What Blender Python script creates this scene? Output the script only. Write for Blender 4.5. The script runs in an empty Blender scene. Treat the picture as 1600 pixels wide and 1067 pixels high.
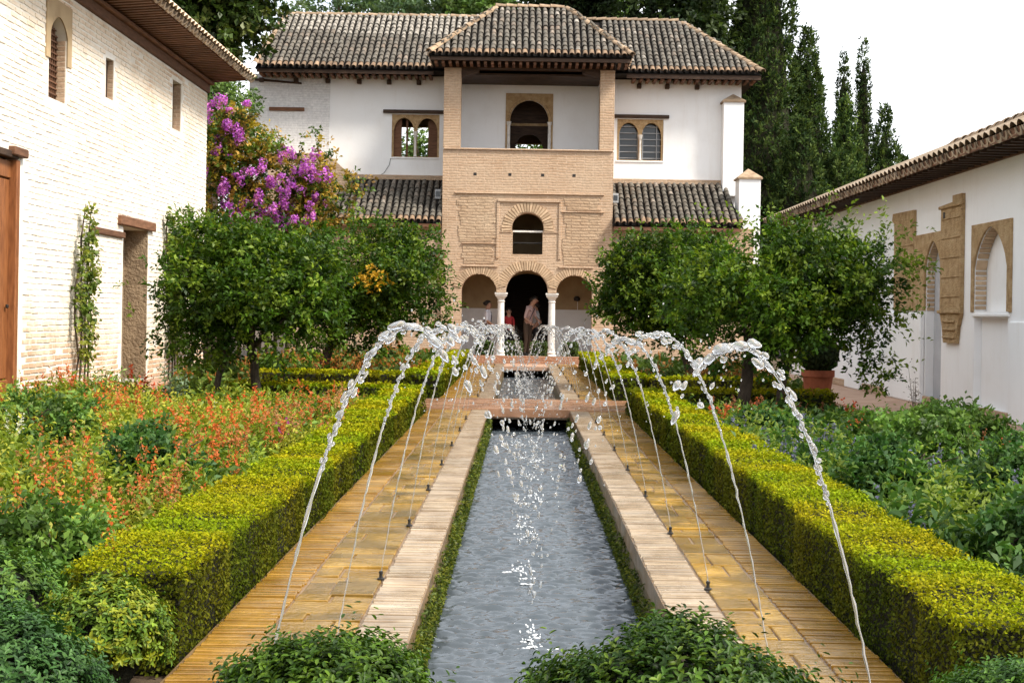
import bpy, bmesh, math, random
import numpy as np
from mathutils import Vector, Matrix, noise
from mathutils.geometry import tessellate_polygon
R = math.radians
sc = bpy.context.scene
C = sc.collection
random.seed(7)
rng = np.random.default_rng(7)

# ------------------------------------------------------------------ camera
cam = bpy.data.cameras.new('camera')
cam.sensor_width = 36.0
cam.lens = 49.5
cam.shift_x = -16 / 1600
cam.shift_y = -44.5 / 1600
cam.clip_end = 6000
camo = bpy.data.objects.new('camera', cam)
C.objects.link(camo)
camo.matrix_world = Matrix.Translation((0, 0, 1.4)) @ Matrix.Rotation(R(90), 4, 'X') @ Matrix.Rotation(R(0.95), 4, 'Z')
sc.camera = camo

# ------------------------------------------------------------------ sky and sun
SUN = Vector((0.66, -0.36, 0.80)).normalized()
world = bpy.data.worlds.new('World')
sc.world = world
world.use_nodes = True
wn = world.node_tree
wn.nodes.clear()
wo = wn.nodes.new('ShaderNodeOutputWorld')
bg = wn.nodes.new('ShaderNodeBackground')
sky = wn.nodes.new('ShaderNodeTexSky')
sky.sky_type = 'NISHITA'
sky.sun_disc = False
sky.sun_elevation = math.asin(SUN.z)
sky.sun_rotation = math.atan2(SUN.x, SUN.y)
sky.dust_density = 3.0
tc = wn.nodes.new('ShaderNodeTexCoord')
mp = wn.nodes.new('ShaderNodeMapping')
mp.inputs['Scale'].default_value = (1.5, 1.5, 7.0)
ns = wn.nodes.new('ShaderNodeTexNoise')
ns.inputs['Scale'].default_value = 1.6
ns.inputs['Detail'].default_value = 6
cr = wn.nodes.new('ShaderNodeValToRGB')
cr.color_ramp.elements[0].position = 0.36
cr.color_ramp.elements[0].color = (0.42, 0.42, 0.42, 1)
cr.color_ramp.elements[1].position = 0.55
cr.color_ramp.elements[1].color = (0.96, 0.96, 0.96, 1)
mx = wn.nodes.new('ShaderNodeMixRGB')
mx.inputs[2].default_value = (6.6, 6.75, 6.9, 1)          # bright thin overcast, scaled by the strength below
wn.links.new(tc.outputs['Generated'], mp.inputs['Vector'])
wn.links.new(mp.outputs['Vector'], ns.inputs['Vector'])
wn.links.new(ns.outputs['Fac'], cr.inputs['Fac'])
wn.links.new(cr.outputs['Color'], mx.inputs['Fac'])
wn.links.new(sky.outputs['Color'], mx.inputs[1])
wn.links.new(mx.outputs['Color'], bg.inputs['Color'])
bg.inputs['Strength'].default_value = 0.10
wn.links.new(bg.outputs['Background'], wo.inputs['Surface'])

sl = bpy.data.lights.new('sun', 'SUN')
sl.energy = 2.2
sl.angle = R(14)
sl.color = (1.0, 0.94, 0.84)
so = bpy.data.objects.new('sun', sl)
C.objects.link(so)
so.rotation_euler = SUN.to_track_quat('Z', 'Y').to_euler()

sc.view_settings.view_transform = 'Standard'
sc.view_settings.look = 'None'
sc.view_settings.exposure = 1.5
sc.view_settings.gamma = 1
sc.view_settings.use_curve_mapping = False
sc.render.engine = 'CYCLES'
sc.cycles.use_denoising = True
sc.cycles.max_bounces = 8
sc.cycles.transparent_max_bounces = 12
sc.cycles.caustics_reflective = False
sc.cycles.caustics_refractive = False

# ------------------------------------------------------------------ materials
def mat(name):
    m = bpy.data.materials.new(name)
    m.use_nodes = True
    nt = m.node_tree
    b = nt.nodes['Principled BSDF']
    return m, nt, b

def N(nt, typ, **kw):
    n = nt.nodes.new(typ)
    for k, v in kw.items():
        if k in n.inputs: n.inputs[k].default_value = v
        else: setattr(n, k, v)
    return n

def ramp(nt, src, stops):
    r = nt.nodes.new('ShaderNodeValToRGB')
    els = r.color_ramp.elements
    while len(els) < len(stops): els.new(0.5)
    for e, (p, c) in zip(els, stops):
        e.position = p
        e.color = (*c, 1) if len(c) == 3 else c
    nt.links.new(src, r.inputs['Fac'])
    return r.outputs['Color']

def pos(nt, scale=(1, 1, 1)):
    g = nt.nodes.new('ShaderNodeNewGeometry')
    m = nt.nodes.new('ShaderNodeMapping')
    m.inputs['Scale'].default_value = scale
    nt.links.new(g.outputs['Position'], m.inputs['Vector'])
    return m.outputs['Vector']

def noise_tex(nt, vec, scale, detail=5, rough=0.55):
    n = N(nt, 'ShaderNodeTexNoise', Scale=scale, Detail=detail, Roughness=rough)
    nt.links.new(vec, n.inputs['Vector'])
    return n.outputs['Fac']

def mix(nt, fac, a, b, mode='MIX'):
    m = nt.nodes.new('ShaderNodeMixRGB')
    m.blend_type = mode
    for i, s in ((0, fac), (1, a), (2, b)):
        if hasattr(s, 'is_linked'): nt.links.new(s, m.inputs[i])
        elif i == 0: m.inputs[0].default_value = s
        else: m.inputs[i].default_value = (*s, 1)
    return m.outputs['Color']

def bump(nt, b, h, strength=0.4, dist=0.02):
    bp = N(nt, 'ShaderNodeBump', Strength=strength, Distance=dist)
    nt.links.new(h, bp.inputs['Height'])
    nt.links.new(bp.outputs['Normal'], b.inputs['Normal'])

def simple(name, stops, scale=6, rough=0.8, bs=0.3, bd=0.01, vec=(1, 1, 1), spec=0.3, per_object=0.0):
    """noise-varied colour with a fine relief"""
    m, nt, b = mat(name)
    v = pos(nt, vec)
    f = noise_tex(nt, v, scale)
    col = ramp(nt, f, stops)
    if per_object:
        oi = nt.nodes.new('ShaderNodeObjectInfo')
        k = ramp(nt, oi.outputs['Random'], [(0, (1 - per_object,) * 3), (1, (1 + per_object * .6,) * 3)])
        col = mix(nt, 1.0, col, k, 'MULTIPLY')
    nt.links.new(col, b.inputs['Base Color'])
    b.inputs['Roughness'].default_value = rough
    b.inputs['Specular IOR Level'].default_value = spec
    bump(nt, b, noise_tex(nt, v, scale * 5, 6), bs, bd)
    return m

def stained(name, stops, scale, dirt, amount, bs=.25):
    """lime plaster with rain runs, blotches and damp; the stains have their own shapes"""
    m, nt, b = mat(name)
    v = pos(nt)
    col = ramp(nt, noise_tex(nt, v, scale), stops)
    runs = ramp(nt, noise_tex(nt, pos(nt, (2.6, 2.6, .30)), 1.6, 6, .7), [(.54, (0, 0, 0)), (.78, (amount,) * 3)])
    col = mix(nt, runs, col, dirt)
    blot = ramp(nt, noise_tex(nt, v, 2.7, 7, .7), [(.56, (0, 0, 0)), (.74, (amount * .8,) * 3)])
    col = mix(nt, blot, col, tuple(x * 1.1 for x in dirt))
    nt.links.new(col, b.inputs['Base Color']); b.inputs['Roughness'].default_value = .9
    bump(nt, b, noise_tex(nt, v, scale * 6, 6), bs, .012)
    return m
M = {}
M['plaster'] = stained('white_plaster', [(0.25, (.78, .765, .75)), (0.5, (.84, .835, .83)), (1, (.87, .868, .865))], 1.3, (.66, .61, .56), .30)
M['plaster_grey'] = stained('grey_white_limewash', [(0.2, (.80, .795, .79)), (0.5, (.86, .86, .865)), (1, (.89, .892, .90))], 1.1, (.64, .60, .56), .30)
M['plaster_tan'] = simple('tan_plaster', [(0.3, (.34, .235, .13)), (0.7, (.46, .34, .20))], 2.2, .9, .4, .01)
M['stone_carved'] = simple('carved_sandstone', [(0.25, (.36, .22, .10)), (0.5, (.52, .35, .18)), (0.8, (.64, .48, .29))], 8, .9, 1.0, .06)
M['marble'] = simple('marble', [(0.3, (.58, .53, .47)), (0.6, (.74, .71, .66))], 9, .55, .2, .01)
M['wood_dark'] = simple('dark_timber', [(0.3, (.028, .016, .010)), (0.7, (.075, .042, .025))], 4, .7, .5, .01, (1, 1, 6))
M['wood_brown'] = simple('brown_timber', [(0.3, (.10, .045, .022)), (0.7, (.20, .095, .05))], 4, .7, .5, .01, (1, 1, 6), per_object=.25)
M['wood_door'] = simple('varnished_door_wood', [(0.3, (.16, .055, .018)), (0.7, (.30, .115, .04))], 7, .5, .4, .006, (4, 4, .6))
M['soil'] = simple('bed_soil', [(0.3, (.045, .030, .018)), (0.7, (.11, .075, .045))], 3, .95, .8, .04)
M['bark'] = simple('bark', [(0.3, (.030, .021, .015)), (0.7, (.10, .072, .05))], 10, .9, 1, .03, (1, 1, .3))
M['terracotta'] = simple('terracotta', [(0.3, (.22, .060, .028)), (0.7, (.36, .11, .055))], 6, .8, .3, .01)
M['walk'] = simple('pink_tile_walk', [(0.3, (.34, .20, .13)), (0.7, (.47, .31, .22))], 2.5, .6, .3, .01)
M['metal'] = simple('black_metal', [(0, (.012, .011, .010)), (1, (.03, .027, .024))], 8, .45, .1, .002)
M['grey_metal'] = simple('grey_lamp_metal', [(0, (.30, .31, .32)), (1, (.42, .43, .44))], 8, .45, .1, .002)
M['core'] = simple('hedge_twigs', [(0.3, (.010, .011, .004)), (0.7, (.028, .026, .011))], 14, 1, 1, .03)
M['skin'] = simple('skin', [(0, (.34, .19, .13)), (1, (.42, .24, .17))], 9, .6, .05, .002)
M['hair'] = simple('dark_hair', [(0, (.010, .008, .007)), (1, (.03, .022, .018))], 40, .5, .4, .004)
for n_, c_ in dict(shirt_white=(.72, .72, .78), shirt_red=(.42, .035, .04), shirt_pink=(.52, .36, .34), shirt_pale=(.50, .52, .55), trousers=(.022, .022, .027), trousers_brown=(.07, .045, .03), strap=(.03, .03, .05)).items():
    M[n_] = simple(n_, [(0, tuple(x * .85 for x in c_)), (1, c_)], 12, .85, .2, .004)

def brick_material(name, c1, c2, mortar, dirt, row=0.075, width=0.29, joint=0.017, bs=0.8):
    m, nt, b = mat(name)
    g = nt.nodes.new('ShaderNodeNewGeometry')
    sp = nt.nodes.new('ShaderNodeSeparateXYZ')
    nt.links.new(g.outputs['Position'], sp.inputs[0])
    ad = N(nt, 'ShaderNodeMath', operation='ADD')
    nt.links.new(sp.outputs['X'], ad.inputs[0]); nt.links.new(sp.outputs['Y'], ad.inputs[1])
    w = noise_tex(nt, g.outputs['Position'], 1.6, 3)
    wz = N(nt, 'ShaderNodeMath', operation='MULTIPLY_ADD')
    nt.links.new(w, wz.inputs[0]); wz.inputs[1].default_value = 0.10; nt.links.new(sp.outputs['Z'], wz.inputs[2])
    cb = nt.nodes.new('ShaderNodeCombineXYZ')
    nt.links.new(ad.outputs[0], cb.inputs['X']); nt.links.new(wz.outputs[0], cb.inputs['Y'])
    bt = N(nt, 'ShaderNodeTexBrick', Scale=1.0)
    bt.inputs['Brick Width'].default_value = width
    bt.inputs['Row Height'].default_value = row
    bt.inputs['Mortar Size'].default_value = joint
    bt.inputs['Mortar Smooth'].default_value = 0.35
    bt.inputs['Color1'].default_value = (*c1, 1); bt.inputs['Color2'].default_value = (*c2, 1); bt.inputs['Mortar'].default_value = (*mortar, 1)
    nt.links.new(cb.outputs[0], bt.inputs['Vector'])
    n1 = noise_tex(nt, g.outputs['Position'], 0.9, 6, .65)
    patch = ramp(nt, n1, [(0.42, (0, 0, 0)), (0.66, (.75, .75, .75))])
    col = mix(nt, patch, bt.outputs['Color'], dirt)
    n2 = noise_tex(nt, g.outputs['Position'], 12, 5, .7)
    col = mix(nt, 0.55, col, ramp(nt, n2, [(0.3, (.62, .60, .58)), (0.7, (1.15, 1.12, 1.08))]), 'MULTIPLY')
    nt.links.new(col, b.inputs['Base Color'])
    b.inputs['Roughness'].default_value = .9
    h = N(nt, 'ShaderNodeMath', operation='MULTIPLY_ADD')
    h.inputs[1].default_value = -1.0
    nt.links.new(bt.outputs['Fac'], h.inputs[0]); nt.links.new(n2, h.inputs[2])
    bump(nt, b, h.outputs[0], bs, .03)
    return m
M['brick'] = brick_material('old_brick', (.47, .325, .215), (.42, .275, .17), (.53, .395, .28), (.52, .39, .275), width=.52, joint=.013, bs=.65)
M['brick_rough'] = brick_material('eroded_brick', (.52, .375, .25), (.45, .305, .19), (.36, .245, .155), (.55, .42, .29), row=.085, width=.5, joint=.02, bs=1.0)
M['brick_red'] = brick_material('red_brick', (.36, .15, .075), (.28, .11, .055), (.40, .24, .15), (.34, .17, .10), row=.06)
M['brick_white'] = brick_material('white_painted_brick', (.76, .76, .76), (.70, .70, .71), (.66, .66, .67), (.78, .78, .78), bs=.35)

# whitewashed brick of the left wing: lime wash worn off in patches, mostly low down
m, nt, b = mat('whitewashed_brick')
v = pos(nt)
sp = nt.nodes.new('ShaderNodeSeparateXYZ'); nt.links.new(v, sp.inputs[0])
n1 = noise_tex(nt, v, 1.1, 7, .65); n2 = noise_tex(nt, v, 9, 5, .7)
low = N(nt, 'ShaderNodeMapRange'); low.inputs[1].default_value = 0.0; low.inputs[2].default_value = 1.7; low.inputs[3].default_value = .42; low.inputs[4].default_value = 0
nt.links.new(sp.outputs['Z'], low.inputs[0])
hi = N(nt, 'ShaderNodeMapRange'); hi.inputs[1].default_value = 3.6; hi.inputs[2].default_value = 6.2; hi.inputs[3].default_value = 0; hi.inputs[4].default_value = .22
nt.links.new(sp.outputs['Z'], hi.inputs[0])
a1 = N(nt, 'ShaderNodeMath', operation='ADD'); nt.links.new(n1, a1.inputs[0]); nt.links.new(low.outputs[0], a1.inputs[1])
a3 = N(nt, 'ShaderNodeMath', operation='ADD'); nt.links.new(a1.outputs[0], a3.inputs[0]); nt.links.new(hi.outputs[0], a3.inputs[1])
a2 = N(nt, 'ShaderNodeMath', operation='MULTIPLY_ADD'); a2.inputs[1].default_value = .25; nt.links.new(n2, a2.inputs[0]); nt.links.new(a3.outputs[0], a2.inputs[2])
col = ramp(nt, a2.outputs[0], [(0.44, (.84, .80, .72)), (0.66, (.80, .71, .59)), (0.85, (.72, .58, .43)), (.97, (.54, .36, .23))])
nt.links.new(col, b.inputs['Base Color']); b.inputs['Roughness'].default_value = .9
bump(nt, b, n2, .5, .015)
M['whitewash'] = m
M['wash_joint'] = simple('washed_joint', [(0.3, (.66, .58, .47)), (0.6, (.80, .76, .69))], 2, .95, .5, .01)

# roof tile: one fired-clay colour per tile plus lichen
m, nt, b = mat('roof_tile')
oi = nt.nodes.new('ShaderNodeObjectInfo')
v = pos(nt)
base = ramp(nt, oi.outputs['Random'], [(0, (.085, .068, .052)), (.35, (.125, .104, .080)), (.6, (.165, .140, .110)), (.8, (.125, .112, .090)), (.93, (.20, .145, .105)), (1, (.36, .32, .27))])
lich = ramp(nt, noise_tex(nt, v, 7, 6, .7), [(0.40, (0, 0, 0)), (0.62, (1, 1, 1))])
col = mix(nt, lich, base, (.085, .076, .060))
spots = ramp(nt, noise_tex(nt, v, 24, 4, .6), [(0.62, (0, 0, 0)), (0.70, (.7, .7, .7))])
col = mix(nt, spots, col, (.26, .24, .19))
nt.links.new(col, b.inputs['Base Color']); b.inputs['Roughness'].default_value = .9
bump(nt, b, noise_tex(nt, v, 30, 5), .5, .01)
M['tile'] = m
M['tile_pale'] = simple('pale_ridge_tile', [(0.3, (.19, .125, .075)), (0.6, (.34, .245, .16)), (.9, (.40, .32, .23))], 6, .9, .5, .01, per_object=.3)
M['tile_rust'] = simple('eave_tile', [(0.3, (.14, .085, .05)), (0.6, (.26, .175, .11)), (.9, (.33, .25, .18))], 7, .9, .5, .01, per_object=.35)
M['tile_wing'] = simple('pale_wing_tile', [(0.3, (.24, .165, .105)), (0.55, (.44, .34, .24)), (.8, (.58, .50, .40))], 6, .9, .5, .01, per_object=.35)
M['deck'] = simple('roof_channel', [(0.3, (.008, .006, .005)), (0.7, (.022, .017, .013))], 5, .95, .5, .01)

# wet paving: the film of water lies in patches, so gloss varies
def wet(name, stops, scale, rlo=.12, rhi=.5, per=.18, bd=.006):
    m, nt, b = mat(name)
    v = pos(nt)
    col = ramp(nt, noise_tex(nt, v, scale, 6, .65), stops)
    oi = nt.nodes.new('ShaderNodeObjectInfo')
    col = mix(nt, 1, col, ramp(nt, oi.outputs['Random'], [(0, (1 - per,) * 3), (1, (1 + per,) * 3)]), 'MULTIPLY')
    vs = pos(nt, (1, 26, 1))
    st = noise_tex(nt, vs, 2.2, 3, .6)
    col = mix(nt, .55, col, ramp(nt, st, [(.35, (.68, .64, .58)), (.65, (1.15, 1.14, 1.12))]), 'MULTIPLY')
    nt.links.new(col, b.inputs['Base Color'])
    rr = ramp(nt, noise_tex(nt, v, 1.7, 4), [(.40, (rlo,) * 3), (.62, (rhi,) * 3)])
    nt.links.new(rr, b.inputs['Roughness'])
    b.inputs['Specular IOR Level'].default_value = .5
    nt.links.new(ramp(nt, noise_tex(nt, v, 2.6, 5, .6), [(.40, (.75, .75, .75)), (.62, (.05, .05, .05))]), b.inputs['Coat Weight'])
    b.inputs['Coat Roughness'].default_value = .07
    b.inputs['Coat IOR'].default_value = 1.5
    cbp = N(nt, 'ShaderNodeBump', Strength=.85, Distance=.02)
    nt.links.new(noise_tex(nt, pos(nt, (1, 4.5, 1)), 7, 5, .62), cbp.inputs['Height'])
    nt.links.new(cbp.outputs['Normal'], b.inputs['Coat Normal'])
    bump(nt, b, noise_tex(nt, v, 26, 5), .5, bd)
    return m
M['wet_brick'] = wet('wet_path_brick', [(.3, (.20, .098, .012)), (.6, (.34, .185, .030)), (.85, (.42, .26, .075))], 3.0, .06, .36)
M['wet_slab'] = wet('wet_path_slab', [(.22, (.12, .062, .008)), (.42, (.22, .122, .014)), (.6, (.32, .185, .026)), (.8, (.42, .30, .12))], 3.4, .03, .30, .36, .012)
M['lip_brick'] = wet('pale_lip_brick', [(.3, (.23, .16, .095)), (.55, (.37, .285, .195)), (.8, (.47, .40, .31))], 3.2, .15, .5, .16)
M['bridge_brick'] = wet('bridge_brick', [(.3, (.22, .105, .05)), (.6, (.33, .17, .09)), (.85, (.40, .25, .16))], 4, .12, .5, .2)
M['mortar'] = wet('wet_mortar', [(.3, (.15, .085, .035)), (.7, (.25, .16, .08))], 5, .3, .6, 0)
M['canal_wall'] = simple('mossy_canal_wall', [(.3, (.030, .030, .010)), (.5, (.10, .075, .036)), (.75, (.22, .15, .085))], 3, .5, .8, .03)

# water of the channel
m, nt, b = mat('channel_water')
b.inputs['Base Color'].default_value = (.060, .072, .082, 1)
b.inputs['Roughness'].default_value = .04
b.inputs['IOR'].default_value = 1.333
b.inputs['Specular IOR Level'].default_value = .75
v = pos(nt, (1, 2.6, 1))
bump(nt, b, noise_tex(nt, v, 13, 5, .62), .12, .02)
M['water'] = m
# falling water: clear with air bubbles in it
m, nt, b = mat('jet_water')
b.inputs['Base Color'].default_value = (.96, .98, 1, 1)
b.inputs['Roughness'].default_value = .06
b.inputs['IOR'].default_value = 1.333
b.inputs['Transmission Weight'].default_value = .80
b.inputs['Specular IOR Level'].default_value = .9
M['jet'] = m
M['foam'] = simple('foam', [(0, (.75, .78, .80)), (1, (.85, .87, .88))], 20, .3, .3, .01)
m, nt, b = mat('window_glass')
b.inputs['Base Color'].default_value = (.02, .025, .03, 1); b.inputs['Roughness'].default_value = .08
M['glass'] = m

# leaves: colour of each single leaf sits in a colour attribute
def leafmat(name, rough=.45, spec=.35, trans=.25):
    m, nt, b = mat(name)
    a = N(nt, 'ShaderNodeAttribute', attribute_name='Col')
    nt.links.new(a.outputs['Color'], b.inputs['Base Color'])
    b.inputs['Roughness'].default_value = rough
    b.inputs['Specular IOR Level'].default_value = spec
    tr = nt.nodes.new('ShaderNodeBsdfTranslucent')
    nt.links.new(mix(nt, 1, a.outputs['Color'], (1.3, 1.4, .7), 'MULTIPLY'), tr.inputs['Color'])
    ms = N(nt, 'ShaderNodeMixShader'); ms.inputs[0].default_value = trans
    nt.links.new(b.outputs[0], ms.inputs[1]); nt.links.new(tr.outputs[0], ms.inputs[2])
    nt.links.new(ms.outputs[0], nt.nodes['Material Output'].inputs['Surface'])
    return m
M['leaf'] = leafmat('leaf', .5, .22, .3)
M['leaf_matte'] = leafmat('matte_leaf', .65, .07, .25)
M['leaf_tree'] = leafmat('tree_leaf', .45, .20, .28)
M['leaf_gloss'] = leafmat('glossy_leaf', .42, .17, .2)
M['petal'] = leafmat('petal', .6, .2, .35)

# ------------------------------------------------------------------ builders
def rootloc(p):
    v = Vector((0, 0, 0))
    while p is not None:
        v += p.location; p = p.parent
    return v

def tag(o, label=None, cat=None, group=None, kind=None):
    if label: o['label'] = label
    if cat: o['category'] = cat
    if group: o['group'] = group
    if kind: o['kind'] = kind
    return o

def thing(name, loc, label, cat, group=None):
    o = bpy.data.objects.new(name, None)
    o.location = loc
    o.empty_display_size = .2
    C.objects.link(o)
    return tag(o, label, cat, group)

def addobj(name, me, parent=None, loc=None):
    o = bpy.data.objects.new(name, me)
    C.objects.link(o)
    o.parent = parent
    if loc is not None: o.location = Vector(loc) - rootloc(parent)
    return o

class MB:
    def __init__(s): s.v, s.f, s.m = [], [], []
    def add(s, vs, fs, m=0):
        n = len(s.v); s.v += [tuple(x) for x in vs]
        s.f += [tuple(i + n for i in f) for f in fs]; s.m += [m] * len(fs)
        return s
    def box(s, x0, x1, y0, y1, z0, z1, m=0):
        return s.add([(x0, y0, z0), (x1, y0, z0), (x1, y1, z0), (x0, y1, z0), (x0, y0, z1), (x1, y0, z1), (x1, y1, z1), (x0, y1, z1)],
                     [(0, 3, 2, 1), (4, 5, 6, 7), (0, 1, 5, 4), (1, 2, 6, 5), (2, 3, 7, 6), (3, 0, 4, 7)], m)
    def hexa(s, p, m=0):
        return s.add(p, [(0, 3, 2, 1), (4, 5, 6, 7), (0, 1, 5, 4), (1, 2, 6, 5), (2, 3, 7, 6), (3, 0, 4, 7)], m)
    def plate(s, outer, holes, fn, m=0):
        loops = [outer] + holes
        flat = [p for l in loops for p in l]
        n = len(flat)
        tr = tessellate_polygon([[Vector((u, w, 0)) for u, w in l] for l in loops])
        vs = [fn(u, w, 0) for u, w in flat] + [fn(u, w, 1) for u, w in flat]
        fs = [tuple(t) for t in tr] + [tuple(i + n for i in reversed(t)) for t in tr]
        k = 0
        for l in loops:
            for i in range(len(l)):
                a, b_ = k + i, k + (i + 1) % len(l)
                fs.append((a, b_, b_ + n, a + n))
            k += len(l)
        return s.add(vs, fs, m)
    def tube(s, pts, rad, n=8, m=0, cap=True):
        pts = [Vector(p) for p in pts]
        vs, fs = [], []
        up0 = None
        for i, p in enumerate(pts):
            d = (pts[min(i + 1, len(pts) - 1)] - pts[max(i - 1, 0)]).normalized()
            if up0 is None: up0 = d.orthogonal().normalized()
            a = (up0 - d * up0.dot(d)).normalized(); up0 = a
            b_ = d.cross(a)
            r = rad[i] if hasattr(rad, '__len__') else rad
            for k in range(n):
                t = 2 * math.pi * k / n
                vs.append(p + (a * math.cos(t) + b_ * math.sin(t)) * r)
        for i in range(len(pts) - 1):
            for k in range(n):
                fs.append((i * n + k, i * n + (k + 1) % n, (i + 1) * n + (k + 1) % n, (i + 1) * n + k))
        if cap:
            fs.append(tuple(range(n - 1, -1, -1))); fs.append(tuple((len(pts) - 1) * n + k for k in range(n)))
        return s.add(vs, fs, m)
    def lathe(s, prof, c, n=20, m=0, sq=0):
        vs, fs = [], []
        for r, z in prof:
            for k in range(n):
                t = 2 * math.pi * k / n
                vs.append((c[0] + r * math.cos(t), c[1] + r * math.sin(t), c[2] + z))
        for i in range(len(prof) - 1):
            for k in range(n):
                fs.append((i * n + k, i * n + (k + 1) % n, (i + 1) * n + (k + 1) % n, (i + 1) * n + k))
        fs.append(tuple(range(n - 1, -1, -1))); fs.append(tuple((len(prof) - 1) * n + k for k in range(n)))
        return s.add(vs, fs, m)
    def mesh(s, name, mats, smooth=False, off=Vector((0, 0, 0)), bevel=0):
        me = bpy.data.meshes.new(name)
        me.from_pydata([(x - off.x, y - off.y, z - off.z) for x, y, z in s.v], [], s.f)
        for mm in (mats if isinstance(mats, (list, tuple)) else [mats]): me.materials.append(M[mm])
        me.polygons.foreach_set('material_index', s.m)
        if len(s.f) < 20000:
            bm = bmesh.new(); bm.from_mesh(me)
            if bevel:
                bmesh.ops.bevel(bm, geom=[e for e in bm.edges if len(e.link_faces) == 2 and e.calc_face_angle(0) > .5], offset=bevel, segments=1, affect='EDGES')
            bmesh.ops.recalc_face_normals(bm, faces=bm.faces)
            bm.to_mesh(me); bm.free()
        if smooth: me.polygons.foreach_set('use_smooth', [True] * len(me.polygons))
        return me
    def build(s, name, mats, parent=None, smooth=False, bevel=0):
        return addobj(name, s.mesh(name, mats, smooth, rootloc(parent), bevel), parent)

def Bx(name, mt, parent, *a, bevel=0):
    return MB().box(*a).build(name, mt, parent, bevel=bevel)

def struct(o, label=None, kind='structure'):
    return tag(o, label, None, None, kind)

def arch(x0, x1, z0, zs, top, kind='round', n=18):
    """loop from the lower left over the arch to the lower right"""
    c, hw, H = (x0 + x1) / 2, (x1 - x0) / 2, top - zs
    out = [(x0, z0)]
    for i in range(n + 1):
        s_ = -1 + 2 * i / n
        if kind == 'round': a = math.pi * (1 - i / n); out.append((c + hw * math.cos(a), zs + H * math.sin(a)))
        elif kind == 'horse':
            a = R(205) - R(230) * i / n; r = hw * 1.06; out.append((c + r * math.cos(a), zs + H * .42 + (H * .58) * math.sin(a) / 1))
        else:
            q = abs(s_); out.append((c + s_ * hw, zs + H * (1 - q ** 1.7) ** .72))
    out.append((x1, z0))
    return out

def FY(y0, t): return lambda u, w, d: (u, y0 + d * t, w)          # wall facing the camera
def FX(x0, t): return lambda u, w, d: (x0 + d * t, u, w)          # wall along the court

# leaves ------------------------------------------------------------
def unit(a): return a / (np.linalg.norm(a, axis=1, keepdims=True) + 1e-9)

def leaf_mesh(name, p, nrm, tan, size, col, aspect=.28, fold=.12, droop=.12, fine=False, mt='leaf', off=(0, 0, 0)):
    n = len(p)
    p = p - np.array(off)
    nrm = unit(nrm); tan = unit(tan - nrm * np.sum(tan * nrm, 1, keepdims=True)); bt = np.cross(nrm, tan)
    s_ = size[:, None]
    if not fine:
        vs = np.stack([p, p + tan * s_ * .5 + bt * s_ * aspect + nrm * s_ * fold, p + tan * s_ - nrm * s_ * droop, p + tan * s_ * .5 - bt * s_ * aspect + nrm * s_ * fold], 1)
        k = 4
        loops = np.arange(n * 4, dtype=np.int32)
        starts = np.arange(n, dtype=np.int32) * 4; tot = np.full(n, 4, np.int32)
    else:
        vs = np.stack([p, p + tan * s_ * .3 + bt * s_ * aspect * .85 + nrm * s_ * fold, p + tan * s_ * .68 + bt * s_ * aspect * .8 + nrm * s_ * fold * .8,
                       p + tan * s_ - nrm * s_ * droop, p + tan * s_ * .68 - bt * s_ * aspect * .8 + nrm * s_ * fold * .8, p + tan * s_ * .3 - bt * s_ * aspect * .85 + nrm * s_ * fold], 1)
        k = 6
        b0 = np.arange(n)[:, None] * 6
        loops = (b0 + np.array([[0, 1, 2, 3, 0, 3, 4, 5]])).reshape(-1).astype(np.int32)
        starts = np.arange(n * 2, dtype=np.int32) * 4; tot = np.full(n * 2, 4, np.int32)
    me = bpy.data.meshes.new(name)
    me.vertices.add(n * k); me.vertices.foreach_set('co', vs.reshape(-1).astype(np.float32))
    me.loops.add(len(loops)); me.loops.foreach_set('vertex_index', loops)
    me.polygons.add(len(starts)); me.polygons.foreach_set('loop_start', starts); me.polygons.foreach_set('loop_total', tot)
    at = me.color_attributes.new('Col', 'FLOAT_COLOR', 'POINT')
    c4 = np.ones((n, k, 4), np.float32); c4[:, :, :3] = col[:, None, :]
    at.data.foreach_set('color', c4.reshape(-1))
    me.update(calc_edges=True)
    me.materials.append(M[mt])
    return me

def sph(n): return unit(rng.normal(size=(n, 3)))

def palette(n, cols, w=None, jit=.18):
    cols = np.array(cols); i = rng.choice(len(cols), n, p=w)
    return cols[i] * (1 + rng.normal(0, jit, (n, 1))).clip(.45, 1.7)

def sprays(org, dr, L, k, size, col, spread=.5, up=.5):
    """k leaves along each twig"""
    m = len(org)
    o = np.repeat(org, k, 0); d = np.repeat(unit(dr), k, 0); l = np.repeat(L, k)[:, None]
    t = rng.random((m * k, 1)); r_ = sph(m * k)
    p = o + d * l * t + r_ * l * .10
    tan = unit(d * (1 - spread) + r_ * spread)
    nrm = sph(m * k) * .8 + np.array([0, 0, up]) + d * .15
    s_ = size * (0.7 + .6 * rng.random(m * k))
    c = np.repeat(col, k, 0) * (1 + rng.normal(0, .12, (m * k, 1))).clip(.6, 1.5)
    return p, nrm, tan, s_, c

def cat(parts): return [np.concatenate(x) for x in zip(*parts)]

def crown_pts(clumps, nt_, k, L, size, cols, w=None, shell=.55, hang=0.0, spread=.55):
    cl = np.array(clumps); wt = cl[:, 3] ** 2; wt /= wt.sum()
    i = rng.choice(len(cl), nt_, p=wt)
    d = sph(nt_)
    rr = cl[i, 3:4] * (shell + (1.05 - shell) * rng.random((nt_, 1)) ** .7)
    org = cl[i, :3] + d * rr * np.array([1, 1, .9])
    dr = d + sph(nt_) * .6 + np.array([0, 0, .25 - hang])
    tone = (1 + rng.normal(0, .16, len(cl)))[i][:, None].clip(.6, 1.45)
    return sprays(org, dr, L * (.6 + .8 * rng.random(nt_)), k, size, palette(nt_, cols, w) * tone, spread)

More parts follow.
